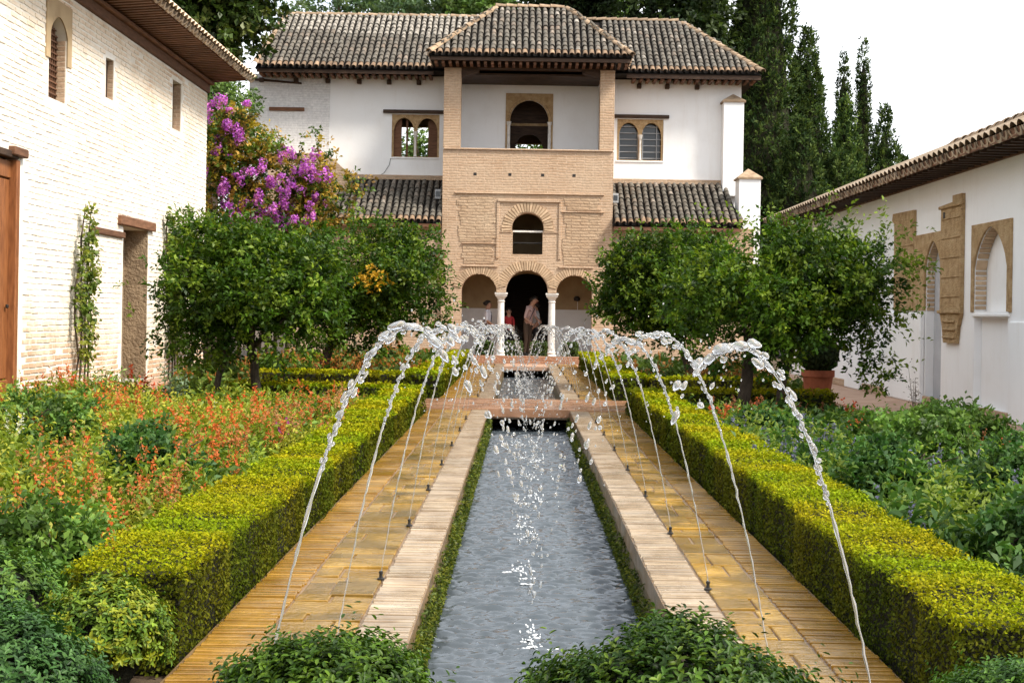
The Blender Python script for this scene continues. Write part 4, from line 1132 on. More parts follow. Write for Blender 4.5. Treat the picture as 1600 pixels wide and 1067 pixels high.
cl = ellip_clumps((2.75, 26.4, 1.98), (1.22, 1.2, .82), 34, .42) + [(1.95, 26.3, 1.9, .38), (1.75, 26.2, 1.5, .33), (2.0, 26.2, 1.25, .3), (3.6, 26, 2.2, .38), (2.9, 26.2, 2.65, .28)]
y2 = shoots([(2.6 + random.gauss(0, .7), 25.2, 2.0 + random.gauss(0, .4), random.gauss(0, .5), -.8, random.gauss(.1, .4)) for _ in range(34)], 10, .24, .08, (.12, .18, .02))
tree('pomegranate_tree', (3.3, 26.4, -.1), (2.85, 26.4, 1.3), .10, .065, cl, 2600, 15, .27, .082, GREEN, PW, 'dark green tree with a leaning trunk right of the pavilion arcade', group=PG, mt='leaf_tree', shell=.35, extra=[y2])
# second tree on the left wall side, behind the near one
cl = ellip_clumps((-5.2, 27.2, 1.9), (.75, .7, .95), 16, .34)
tree('climbing_shrub', (-6.1, 27.2, -.1), (-5.6, 27.2, 1.0), .06, .04, cl + [(-6.35, 27.0, 2.5, .25), (-6.5, 26.9, 2.9, .2), (-6.3, 27, 3.05, .15)], 900, 14, .26, .09, [(.10, .15, .02), (.06, .10, .015), (.14, .19, .03)], None, 'light green shrub growing up the end of the whitewashed wall', 'shrub')

# big dark broadleaf tree behind the left wing
cl = ellip_clumps((-9.1, 37.6, 10.2), (1.9, 2.0, 2.9), 44, .8) + [(-7.9, 37, 9.6, .5), (-7.6, 37, 10.2, .5), (-8.0, 37, 8.7, .5), (-8.3, 36.8, 7.9, .5), (-8.8, 36.6, 7.3, .6), (-9.6, 36, 8.0, .9), (-9.8, 36, 9.8, .9)]
tree('magnolia_tree', (-9.0, 38.2, -.1), (-8.8, 38, 6.5), .24, .15, cl, 2900, 14, .45, .18, [(.022, .042, .009), (.04, .065, .012), (.075, .095, .02), (.10, .115, .035)], [.4, .33, .18, .09], 'big dark glossy-leaved tree rising behind the left eave', mt='leaf_gloss', shell=.5, aspect=.3)

# cypresses
def cypress(x, y, h, r, label, tint=1.0, prof=1.0, nt_=2600, col=None, L=.45):
    cols = col or [(.034, .060, .018), (.054, .086, .024), (.085, .118, .030), (.018, .034, .012)]
    t = thing('cypress_tree', (x, y, -.1), label, 'cypress', 'cypresses behind the court')
    trunk_mb((x, y, -.1), (x, y, h * .8), .22, .05, [], .04).build('trunk', 'bark', t, smooth=True)
    wv = lambda q: min(1, q * 6 + .5) * ((1 - q ** (1.5 * prof)) ** .85 if prof < 2 else (1 - q ** 7) ** .6 * (1.25 - .6 * q))
    MB().lathe([(.02 + r * .84 * wv(k / 14) , .3 + h * .93 * k / 14) for k in range(15)], (x, y, 0), 12).build('inner_twigs', 'core', t)
    nt_ = int(nt_ * .95)
    z = rng.random(nt_ * 2)
    # width along the height: full low down, long taper to the tip
    w = lambda q: np.minimum(1, q * 6 + .5) * ((1 - q ** (1.5 * prof)) ** .85 if prof < 2 else (1 - q ** 7) ** .6 * (1.25 - .6 * q)) + .03
    z = z[rng.random(nt_ * 2) < (w(z) + .15)][:nt_]; n = len(z)
    a = rng.random(n) * 6.283
    lob = 1 + .10 * np.sin(a * 3 + z * 9 + x) + .10 * np.sin(a * 5 - z * 23 + y) + .09 * np.sin(z * 41 + a)
    rad = r * w(z) * lob * (.84 + .14 * rng.random(n))
    org = np.stack([x + np.cos(a) * rad, y + np.sin(a) * rad, .3 + z * h], 1)
    dr = np.stack([np.cos(a) * .35, np.sin(a) * .35, np.full(n, 1.0)], 1) + sph(n) * .3
    tone = (1 + .30 * np.sin(a * 4 + z * 31) * np.sin(z * 17 + x))[:, None]
    p, nr, tn, ss, c = sprays(org, dr, L * .75 * (.6 + .7 * rng.random(n)), 9, .17 if L > .4 else .13, palette(n, cols) * tint * tone, .38, .15)
    addobj('crown', leaf_mesh('crown', p, nr, tn, ss, c, .19, .06, .04, mt='leaf_matte', off=rootloc(t)), t)
cypress(9.3, 56, 20, 2.0, 'tallest broad cypress just right of the pavilion roof, cut off above', nt_=6500)
cypress(7.2, 58, 19.5, 1.7, 'tall cypress behind the right end of the pavilion roof, cut off above', nt_=5000)
cypress(11.35, 57, 12.6, 1.6, 'pointed cypress right of the tallest broad one', nt_=3800)
cypress(13.75, 61, 12.5, .42, 'slim cypress, left one of the pair of thin spires', nt_=1500, prof=2.2, L=.3)
cypress(14.85, 62, 13.3, .40, 'slimmest and higher of the two thin cypress spires', nt_=1500, prof=2.2, L=.3)
cypress(13.2, 58, 9.9, 1.25, 'lighter green cypress standing before the two thin spires', 1.5, nt_=2800)
cypress(15.05, 59, 9.8, 1.2, 'short dark cypress right of the thin spires', nt_=2000)
cypress(16.1, 60, 8.0, .85, 'lowest cypress at the right end of the row', nt_=1500)
cypress(12.3, 55.5, 7.6, 1.6, 'wide low cypress at the foot of the row beside the right roof', nt_=2800)
cypress(10.4, 53, 8.4, 1.7, 'low dark cypress next to the white pilaster', nt_=2200)
# trees above the roof
def bgtree(x, y, z, r, label, cols, n=2600, s=.20, L=.55, shell=.4, hc=.9):
    n = int(n * .5); s *= 1.15
    cl = ellip_clumps((x, y, z), (r[0], r[1], r[2]), 30, hc)
    tree('background_tree', (x, y, -.1), (x, y, z - r[2] * .6), .28, .16, cl, n, 13, L, s, cols, None, label, group='trees behind the pavilion', limbs=9, shell=shell)
BLUE = [(.07, .12, .055), (.10, .16, .075), (.13, .18, .08)]
LITE = [(.11, .18, .045), (.15, .22, .06), (.08, .14, .035)]
bgtree(5.6, 55, 13.8, (2.2, 2.0, 3.6), 'dark tree behind the right half of the main roof', [(.022, .040, .014), (.035, .055, .018), (.05, .075, .02)], 3000)
bgtree(3.2, 62, 14.6, (1.5, 1.6, 1.8), 'loose light green tree right of the tower roof ridge', LITE, 900, hc=.7)
bgtree(1.6, 57, 13.9, (1.7, 1.5, 1.5), 'dark small tree right behind the tower roof ridge', [(.022, .040, .014), (.035, .055, .018)], 1500, hc=.7)
bgtree(-3.6, 62, 15.0, (3.2, 2, 1.9), 'blue-green pine behind the left half of the roof', BLUE, 1500)
bgtree(-1.9, 60, 14.0, (1.3, 1.5, 1.0), 'small light green tree left of the tower roof ridge', LITE, 900, hc=.6)
bgtree(-8.5, 66, 15.3, (3.2, 2, 2.2), 'pale thin tree behind the left roof end', BLUE, 1300)
bgtree(-3.4, 51.5, 6.6, (1.6, .8, 1.5), 'green tree seen through the left twin window', LITE, 900, s=.14, L=.4, hc=.6)
bgtree(.2, 52, 6.2, (1.5, .8, 1.6), 'green tree seen through the balcony doorway', GREEN, 900, s=.14, L=.4, hc=.6)

bgtree(-7.9, 35.5, 6.3, (.9, .7, 1.0), 'light green tree between the left eave and the pavilion wall', LITE, 1500, s=.10, L=.3, hc=.45)
# ================================================================== BOUGAINVILLEA
bg_ = thing('bougainvillea', (-6.3, 32.6, -.1), 'purple flowering bougainvillea with yellowing leaves beside the left wing', 'bougainvillea')
stems = MB()
for k in range(7):
    x = -6.6 + k * .22
    stems.tube([(x, 32.7, -.1), (x + random.uniform(-.2, .2), 32.8, 1.6), (x + random.uniform(-.3, .5), 32.6, 3.2), (x + .4 + random.uniform(-.3, .5), 32.3, 4.6)], [.05, .04, .03, .012], 6)
stems.build('stem', 'bark', bg_, smooth=True)
bc = []
for k in range(70):
    q = random.random(); x = -7.3 + q * 2.7 + random.gauss(0, .15)
    zt = 6.2 - 1.5 * q ** 1.2 - (.25 if q > .6 else 0); zb = 2.6
    bc.append((x, 32.2 + random.uniform(-.3, .5), zb + (zt - zb) * random.random() ** .75, random.uniform(.22, .40)))
bc += [(-4.85, 32.1, 5.35, .18), (-4.6, 32.0, 5.1, .14), (-4.5, 31.9, 4.6, .22), (-4.15, 31.9, 4.3, .2), (-3.95, 31.9, 4.05, .18), (-3.8, 31.9, 3.7, .14), (-4.2, 31.9, 3.6, .2), (-4.0, 31.9, 3.35, .18), (-4.4, 32, 4.95, .12), (-3.85, 31.9, 4.25, .15), (-3.6, 31.9, 4.15, .12), (-4.6, 32, 3.3, .3)]
p, nr, tn, ss, c = crown_pts(bc, 2700, 11, .20, .085, [(.055, .10, .015), (.12, .17, .02), (.34, .25, .025), (.42, .26, .05), (.20, .12, .04)], [.28, .20, .24, .18, .10], .3, .25)
addobj('foliage', leaf_mesh('foliage', p, nr, tn, ss, c, .32, .1, .1, off=rootloc(bg_)), bg_)
for (px, pz, n, r_) in ((-7.15, 6.0, 2, .16), (-7.0, 5.55, 3, .2), (-6.75, 5.2, 3, .2), (-6.5, 4.75, 5, .25), (-7.1, 4.75, 3, .2), (-5.75, 4.35, 6, .3), (-5.45, 4.15, 6, .3), (-5.85, 4.0, 4, .25), (-5.3, 3.8, 6, .25), (-5.05, 4.0, 4, .2), (-6.5, 3.95, 5, .28), (-6.2, 3.7, 4, .25), (-5.7, 3.35, 4, .25), (-5.95, 2.95, 4, .22), (-4.75, 4.55, 3, .14), (-4.55, 4.4, 2, .12), (-4.9, 3.7, 3, .2), (-5.1, 3.3, 3, .2), (-7.0, 3.3, 3, .2), (-6.85, 5.85, 2, .14)):
    for _ in range(n + 2):
        m_ = random.randint(30, 110)
        cen = np.array([[px, 31.75, pz]]) + rng.normal(0, 1, (1, 3)) * np.array([r_ * 1.35, .16, r_ * 1.5])
        d = sph(m_)
        ex = np.array([random.uniform(.05, .16), .12, random.uniform(.05, .24)])
        pp = cen + d * ex * rng.random((m_, 1)) ** .45
        colr = palette(m_, [(.46, .10, .58), (.58, .20, .68), (.38, .07, .48), (.62, .22, .52)], None, .14) * random.uniform(.8, 1.25)
        addobj('flower_cluster', leaf_mesh('flower_cluster', pp, d + sph(m_) * .5, sph(m_), .055 * (.7 + .6 * rng.random(m_)), colr, .42, .15, .05, mt='petal', off=rootloc(bg_)), bg_)['kind'] = 'stuff'

# creepers on the left wall
def creeper(pts, label, n, seed):
    t = thing('wall_creeper', (LX + .1, pts[0][1], -.1), label, 'climbing plant', 'climbers on the left wall')
    mb = MB(); P_ = []
    for off in (-.25, 0.0, .22, .4):
        q = [(LX + .06 + random.uniform(0, .05), y + off * (1 - i / len(pts) * .3) + random.gauss(0, .05), z) for i, (_, y, z) in enumerate(pts[:random.choice((len(pts) - 2, len(pts) - 1, len(pts)))])]
        mb.tube(q, [.016] * (len(q) - 1) + [.006], 5)
        for a, b_ in zip(q, q[1:]):
            if a[2] < .45: continue
            for _ in range(n):
                s_ = Vector(a).lerp(Vector(b_), random.random()); P_.append((*s_, .5, random.gauss(0, .6), random.gauss(-.1, .5)))
    mb.build('stem', 'bark', t, smooth=True)
    o = np.array([s_[:3] for s_ in P_]); d = np.array([s_[3:] for s_ in P_])
    p, nr, tn, ss, c = sprays(o, d, np.full(len(o), .17), 7, .085, palette(len(o), [(.06, .10, .015), (.12, .17, .025), (.20, .22, .03)]), .6)
    addobj('leaves', leaf_mesh('leaves', p, nr + np.array([.5, 0, 0]), tn, ss, c, .33, off=rootloc(t)), t)
creeper([(0, 21.3, -.1), (0, 21.3, .6), (0, 21.3, 1.2), (0, 21.35, 1.7), (0, 21.4, 2.1), (0, 21.5, 2.4), (0, 21.6, 2.95)], 'thin leafy creeper on the whitewashed wall between door and old doorway', 9, 1)
creeper([(0, 26.9, -.1), (0, 26.9, .6), (0, 26.9, 1.2), (0, 26.8, 1.8), (0, 26.7, 2.4), (0, 26.6, 2.8), (0, 26.5, 3.1)], 'leafy creeper right of the old doorway, climbing beside the tree', 11, 2)

# ================================================================== FLOWER BEDS
def bed(name, label, plants, leafcols, w, size, hfun, flower, nl=26, stemmy=.5):
    P_, F_ = [], []
    o, d, L, c, z_ = [], [], [], [], []
    for (x, y) in plants:
        nz = noise.noise((x * .8, y * .5, 3.1)); n2 = noise.noise((x * .5 + 9, y * .35, 7.7))
        h = hfun(x, y) * random.uniform(.75, 1.2)
        n3 = noise.noise((x * 1.3 + 4, y * .8, 11.3)) + random.gauss(0, .12)
        h *= (1 + .6 * n3 if n3 > 0 else 1 + .5 * n3) * (1 if y < 13 else max(.72, 1 - (y - 13) * .06))
        ki = min(len(leafcols) - 1, max(0, int((n3 + .5 + random.gauss(0, .12)) * len(leafcols))))
        base = np.array(leafcols[ki]) * (1 + .25 * nz + .12 * random.gauss(0, 1))
        kf = [1.35, .8, 1.15, .7][ki % 4]
        colp = flower(x, y, n2)
        for s_ in range(5):
            lean = Vector((random.gauss(0, .28), random.gauss(0, .28), 1)).normalized()
            o.append((x + random.gauss(0, .06), y + random.gauss(0, .06), -.1)); d.append(lean); L.append(h * random.uniform(.6, 1.08)); c.append(base.clip(.006, 1)); z_.append(kf)
            col = colp if random.random() < .8 else None
            if col is not None:
                tip = np.array(o[-1]) + np.array(lean) * L[-1]
                m_ = 22
                q = rng.random((m_, 1)) * .85
                F_.append((tip + np.array(lean) * (q * .20 - .02) + sph(m_) * .012, sph(m_), sph(m_) + np.array([0, 0, .4]), np.full(m_, .021) * (.6 + .8 * rng.random(m_)) * (1 + max(0, y - 8) * .06), np.tile(np.array(col), (m_, 1)) * (1 + rng.normal(0, .16, (m_, 1))).clip(.5, 1.5)))
    o, d, L, c = np.array(o), np.array(d), np.array(L), np.array(c)
    near = np.repeat(o[:, 1], nl)
    p, nr, tn, ss, cc = sprays(o, d, L, nl, size, c, .75, .6)
    ss = ss * (1 + np.maximum(0, near - 8) * .035) * np.repeat(np.array(z_), nl)
    p = p + sph(len(p)) * .05
    st = struct(addobj(name, leaf_mesh(name, p, nr, tn, ss, cc, .19)), label, 'stuff')
    if F_:
        p, nr, tn, ss, cc = cat(F_)
        struct(addobj('flower_spikes', leaf_mesh('flower_spikes', p, nr, tn, ss, cc, .34, mt='petal'), st), None, None) if False else None
        fo = addobj('flower_spikes', leaf_mesh('flower_spikes', p, nr, tn, ss, cc, .34, mt='petal'), st)
    return st
def scatter(x0, x1, y0, y1, n, ok=lambda x, y: True):
    out = []
    while len(out) < n:
        y = y0 + (y1 - y0) * random.random(); x = random.uniform(x0, x1)
        if ok(x, y): out.append((x, y))
    return out
SW = [(-2.15, 8.7, .35, 1.3), (-2.35, 10.6, .3, 1.3), (-2.5, 13.2, .5, 1.6), (-3.0, 11.5, .4, 1.2), (-2.85, 8.0, .3, .8), (-4.2, 14, .5, 1.2), (-5.6, 17.5, .5, .8), (-2.3, 16.5, .4, 1.2), (-2.35, 6.9, .2, .5)]
def fl_left(x, y, n2):
    r_ = random.random()
    w_ = max(math.exp(-((x - a) / c) ** 2 - ((y - b) / d) ** 2) for a, b, c, d in SW)
    if r_ < .50 * w_: return random.choice(((.50, .13, .035), (.44, .15, .05), (.56, .12, .03), (.40, .20, .08)))
    if r_ < .02: return (.60, .08, .025)
    if r_ > .997: return (.30, .03, .20)
    if .93 < r_ < .934: return (.6, .58, .5)
    return None
def fl_right(x, y, n2):
    r_ = random.random()
    if n2 > .05 and r_ < .17: return (.45, .085, .025) if random.random() < .5 else (.24, .10, .05)
    if n2 < -.15 and r_ < .05: return (.13, .13, .22)
    if r_ < .012: return (.5, .08, .03)
    return None
vis = lambda x, y: y > 4.6 + abs(x) * .9
bed('flowering_border', 'mass of green herbs with orange-red salvia spikes filling the left bed',
    scatter(-6.5, -1.95, 5.6, 19.4, 1250, lambda x, y: vis(x, y) and x > -.36 * y - .5),
    [(.085, .140, .022), (.25, .27, .022), (.16, .215, .022), (.32, .31, .035)], [.32, .30, .18, .20], .055, lambda x, y: .42 + .14 * min(1, max(0, (-x - 2.0) / 3)) + .16 * noise.noise((x, y * .7, 0)), fl_left, 27)
bed('herb_border', 'mass of dark green herbs with scattered orange and blue flowers filling the right bed',
    scatter(2.12, 5.1, 5.6, 19.4, 950, lambda x, y: vis(x, y) and x < .36 * y + .8),
    [(.034, .080, .016), (.10, .165, .022), (.055, .115, .022), (.16, .21, .03)], [.36, .28, .2, .16], .070, lambda x, y: .40 + .12 * noise.noise((x, y * .7, 0)) - (.18 if x > 4.3 else 0), fl_right, 24)
bed('far_left_border', 'pale green and rust-coloured plants filling the bed beyond the crossing on the left',
    scatter(-6.0, -1.95, 23.7, 36.5, 360), [(.10, .16, .03), (.15, .19, .035), (.07, .11, .02)], [.4, .35, .25], .085, lambda x, y: .55 + .1 * noise.noise((x, y, 0)), lambda x, y, n2: (.38, .15, .04) if n2 > 0 and random.random() < .6 else None, 20)
bed('far_right_border', 'green plants with rusty seed heads filling the bed beyond the crossing on the right',
    scatter(2.1, 5.0, 23.7, 36.5, 320), [(.09, .15, .03), (.13, .17, .035), (.06, .10, .02)], [.4, .35, .25], .075, lambda x, y: .55 + .1 * noise.noise((x, y, 0)), lambda x, y, n2: (.36, .16, .05) if n2 > 0.1 and random.random() < .5 else None, 20)
# shrub mounds in the beds
def mound(x, y, r_, h, label, cols, size):
    t = thing('garden_shrub', (x, y, -.1), label, 'shrub', 'low shrubs in the flower beds')
    mb = MB()
    for k in range(8): mb.tube([(x, y, -.1), (x + random.gauss(0, r_ * .3), y + random.gauss(0, r_ * .3), h * .5), (x + random.gauss(0, r_ * .6), y + random.gauss(0, r_ * .6), h * .85)], [.015, .01, .004], 5)
    mb.build('stem', 'bark', t)
    cl = ellip_clumps((x, y, h * .45), (r_, r_, h * .5), 14, r_ * .33, -.3)
    p, nr, tn, ss, c = crown_pts(cl, 520, 11, .12, size, cols, None, .3)
    addobj('leaves', leaf_mesh('leaves', p, nr, tn, ss, c, .30, off=rootloc(t)), t)
DK = [(.030, .080, .018), (.05, .115, .025), (.08, .15, .03)]
LG = [(.09, .17, .03), (.13, .21, .04), (.06, .12, .02)]
mound(2.75, 7.2, .36, .50, 'dark leafy shrub at the right edge behind the long hedge', DK, .05)
mound(3.45, 9.3, .40, .54, 'broad-leaved green shrub at the right edge of the right bed', DK, .045)
mound(2.7, 10.2, .3, .5, 'small dark shrub close behind the middle of the long hedge', DK, .05)
mound(3.5, 12.6, .45, .50, 'light green rounded shrub in the middle of the right bed', LG, .055)
mound(4.5, 14.6, .5, .46, 'light green shrub before the right niche', LG, .06)
mound(2.6, 14.6, .3, .44, 'dark shrub in the right bed left of the light green ones', DK, .06)
mound(-2.2, 6.6, .24, .42, 'small green shrub behind the nearest left hedge block', LG, .042)
mound(-2.6, 10.0, .28, .52, 'dark leafy shrub amid the orange flowers of the left bed', DK, .05)
mound(-4.2, 12.4, .42, .60, 'bright green shrub in the middle of the left bed', LG, .05)
# tall plants standing out of the beds
def tall(x, y, h, label, cols, n, r_, catg='plant', size=.06):
    t = thing('tall_plant', (x, y, -.1), label, catg)
    o, d, L = [], [], []
    mb = MB()
    for k in range(n):
        a = Vector((random.gauss(0, r_), random.gauss(0, r_), 1)).normalized()
        b_ = Vector((x + random.gauss(0, .05), y + random.gauss(0, .05), -.1)); l = h * random.uniform(.7, 1.05)
        mb.tube([b_, b_ + a * l * .5, b_ + a * l], [.007, .005, .002], 4)
        o.append(b_ + a * l * .15); d.append(a); L.append(l * .85)
    mb.build('stem', 'bark', t)
    p, nr, tn, ss, c = sprays(np.array(o), np.array(d), np.array(L), 46, size, palette(len(o), cols), .7)
    p = p + sph(len(p)) * .04
    addobj('leaves', leaf_mesh('leaves', p, nr, tn, ss, c, .2, off=rootloc(t)), t)
tall(-5.1, 17.2, .78, 'feathery light green bush in front of the old doorway step', [(.12, .20, .04), (.17, .24, .05)], 16, .16)
tall(-4.5, 18.2, .7, 'silvery green tuft in the left bed near the doorway', [(.16, .22, .13), (.12, .18, .09)], 12, .2)
tall(5.6, 20.0, .85, 'thin dry flower stalks before the right niche', [(.10, .08, .05), (.06, .05, .03)], 4, .13, size=.03)
tall(5.0, 17.0, .50, 'leafy green clump below the right niche', [(.06, .12, .025), (.09, .15, .03)], 16, .3)

# ================================================================== FOREGROUND BUSHES
def bush(x, y, r, zt, label, cols, n, size, flat=.8, z0=-.1):
    t = thing('clipped_bush', (x, y, z0), label, 'bush', 'rounded bushes at the near end of the channel')
    cz = zt - r * flat
    mb = MB()
    if zt > .6: mb.lathe([(r * .35, z0), (r * .45, cz - r * .6), (r * .8, cz - r * .25)], (x, y, 0), 14)
    for k in range(9):
        a = k * .7
        mb.tube([(x, y, z0), (x + math.cos(a) * r * .3, y + math.sin(a) * r * .3, cz - r * .2), (x + math.cos(a) * r * .6, y + math.sin(a) * r * .6, cz + r * flat * .3)], [.022, .012, .005], 5)
    mb.lathe([(r * .4, z0 + .02), (r * .8, cz - r * .25), (r * .86, cz), (r * .70, cz + r * flat * .48), (r * .42, cz + r * flat * .72), (.02, cz + r * flat * .82)], (x, y, 0), 18)
    mb.build('branches', 'core', t)
    d = sph(n * 2); d = d[d[:, 2] > -.45][:n]; n = len(d)
    lump = 1 + .06 * np.sin(d[:, 0] * 6 + x * 3) + .05 * np.sin(d[:, 1] * 8 + 2) + .05 * np.sin(d[:, 2] * 9 + d[:, 0] * 5)
    o = np.array([x, y, cz]) + d * np.array([r, r, r * flat]) * lump[:, None] * (.84 + .13 * rng.random((n, 1)))
    dr = d + np.array([0, 0, .55]) + sph(n) * .35
    L = .055 * (.7 + .7 * rng.random(n)); L[rng.random(n) < .025] *= 2.0
    k = 11
    i = np.repeat(np.arange(n), k); tt = np.tile(np.linspace(.05, 1, k), n)[:, None]
    ax = unit(dr)[i]; ph = np.tile(np.arange(k) * 2.4, n) + np.repeat(rng.random(n) * 6.28, k)
    e1 = unit(np.cross(ax, np.array([.3, .9, .2]))); e2 = np.cross(ax, e1)
    rad = e1 * np.cos(ph)[:, None] + e2 * np.sin(ph)[:, None]
    p = o[i] + ax * L[i][:, None] * tt
    op = (1.0 - .65 * tt)                                  # young leaves at the tip stand closer to the shoot
    tn = rad * op + ax * (1.05 - .4 * op)
    nr = ax * .9 - rad * .35 + sph(n * k) * .15
    ss = size * (1.05 - .45 * tt[:, 0]) * (.8 + .4 * rng.random(n * k))
    base = palette(n, cols)[i]
    c = base * (1 + .45 * (tt - .4)) * (1 + rng.normal(0, .13, (n * k, 1))).clip(.6, 1.5)
    addobj('leaves', leaf_mesh('leaves', p, nr, tn, ss, c, .24, .10, .10, True, 'leaf_gloss', rootloc(t)), t)
DG = [(.024, .054, .005), (.040, .078, .007), (.014, .034, .004), (.068, .108, .009)]
bush(.345, 3.0, .355, .705, 'largest rounded dark green bush in front of the channel', DG, 1900, .029)
bush(-.40, 3.0, .228, .665, 'rounded green bush in front of the left path', [(.040, .080, .006), (.062, .108, .009), (.024, .054, .005)], 1500, .028)
bush(-1.78, 4.75, .38, .33, 'blue-green bush at the lower left corner', [(.034, .085, .020), (.052, .112, .028), (.026, .062, .018)], 1400, .036)
bush(1.62, 4.42, .32, .30, 'rounded green bush at the lower right corner', [(.045, .10, .014), (.065, .13, .018), (.03, .07, .014)], 1000, .031)
bush(-1.60, 5.45, .22, .30, 'loose yellow-green bush between the corner bush and the hedge', [(.10, .15, .012), (.06, .11, .012), (.17, .19, .012)], 600, .036)
bush(-2.15, 5.55, .38, .42, 'loose green bush left of the nearest hedge block', [(.05, .11, .02), (.08, .14, .02)], 800, .038)

# topiary ball in a red pot, right bed; red planters under the left trees; boxes before the portico
def pot(name, x, y, r, h, label, ball=None, cols=None, z0=-.1):
    t = thing(name, (x, y, z0), label, 'potted plant')
    p_ = MB().lathe([(r * .62, 0), (r * .70, h * .1), (r * .95, h * .82), (r * 1.06, h * .84), (r * 1.06, h), (r * .92, h), (r * .88, h * .9), (.01, h * .88)], (x, y, z0), 22).build('pot', 'terracotta', t, smooth=False)
    if ball:
        br, bz = ball
        MB().lathe([(.03, h * .85), (.03, bz - br * .8), (br * .7, bz - br * .5), (br * .85, bz), (br * .6, bz + br * .6), (.01, bz + br * .85)], (x, y, z0), 12).build('twigs', 'core', t)
        n = 5200
        d = sph(n); q = np.array([x, y, z0 + bz]) + d * br * (.88 + .13 * rng.random((n, 1)))
        addobj('leaves', leaf_mesh('leaves', q, d + sph(n) * .7, d * .6 + sph(n), .055 * (.7 + .6 * rng.random(n)), palette(n, cols or GREEN), .3, off=rootloc(t)), t)
pot('potted_topiary', 4.55, 21.6, .24, .60, 'dark clipped ball in a red clay pot under the right tree', (.30, .86), [(.018, .035, .010), (.03, .05, .012)], 0.0)
pot('clay_planter', -4.45, 24.6, .28, .30, 'wide red clay pot standing under the left trees', (.2, .42), GREEN, -.1)
for k, (x, cc) in enumerate(((-1.05, 'left of the left column'), (-.22, 'between the columns, on the left'), (.48, 'between the columns, on the right'), (1.35, 'right of the right column'))):
    t = thing('box_shrub', (x, 39.75, .12), f'small clipped green shrub before the arcade {cc}', 'shrub', 'clipped shrubs before the arcade')
    MB().box(x - .19, x + .19, 39.58, 39.9, .121, .50).build('twigs', 'core', t)
    n = 2600; q = rng.random((n, 3)) * np.array([.44, .38, .46]) + np.array([x - .22, 39.54, .12])
    addobj('leaves', leaf_mesh('leaves', q, sph(n), sph(n), np.full(n, .07), palette(n, [(.04, .075, .015), (.07, .10, .02)]), .3, off=rootloc(t)), t)

# moss and ferns on the channel walls
def moss(name, xf, sgn, n, label):
    y = YA + (YB0 - YA) * rng.random(n) ** 1.6
    z = WZ + .02 + (.26 if sgn > 0 else .20) * rng.random(n) ** (1.6 if sgn > 0 else 2.4)
    keep = (np.sin(y * 2.1) + np.sin(y * 5.3 + 1) * .8 + rng.normal(0, .7, n)) > -.5 - (z < -.12) * 1.2
    y, z = y[keep], z[keep]; n = len(y)
    o = np.stack([np.full(n, xf + sgn * .004), y, z], 1)
    d = np.stack([np.full(n, sgn * .8), rng.normal(0, .5, n), rng.normal(-.5, .5, n)], 1)
    c = palette(n, [(.10, .13, .015), (.06, .09, .012), (.16, .17, .02), (.035, .05, .01)])
    p, nr, tn, ss, cc = sprays(o, d, np.full(n, .022), 6, .019, c, .5)
    ss = ss * (1 + np.maximum(0, np.repeat(y, 6) - 7) * .08)
    struct(addobj(name, leaf_mesh(name, p, nr, tn, ss, cc, .22)), label, 'stuff')
moss('wall_moss', CL, 1, 5000, 'green moss and small ferns hanging on the left channel wall')
moss('wall_moss', CR, -1, 2800, 'dark moss on the right channel wall')

# ================================================================== WATER JETS
def ico(sub):
    bm = bmesh.new(); bmesh.ops.create_icosphere(bm, subdivisions=sub, radius=1)
    v = [tuple(x.co) for x in bm.verts]; f = [tuple(q.index for q in t.verts) for t in bm.faces]; bm.free()
    return v, f
ICO = {1: ico(1), 2: ico(2)}
def drop(mb, p, r, d=(0, 0, 1), st=1.0, sub=2):
    v, f = ICO[sub]
    d = Vector(d).normalized(); a = d.orthogonal().normalized(); b_ = d.cross(a)
    sx, sy = random.uniform(.8, 1.2), random.uniform(.8, 1.2); ph = random.uniform(0, 6)
    mb.add([Vector(p) + (a * (x * sx) + b_ * (y * sy)) * r * (1 + .18 * math.sin(3 * z + ph)) + d * (z * r * st) for x, y, z in v], f)
ORD = ['nearest', 'second', 'third', 'fourth', 'fifth', 'sixth', 'seventh', 'eighth', 'ninth']
cnt = {}
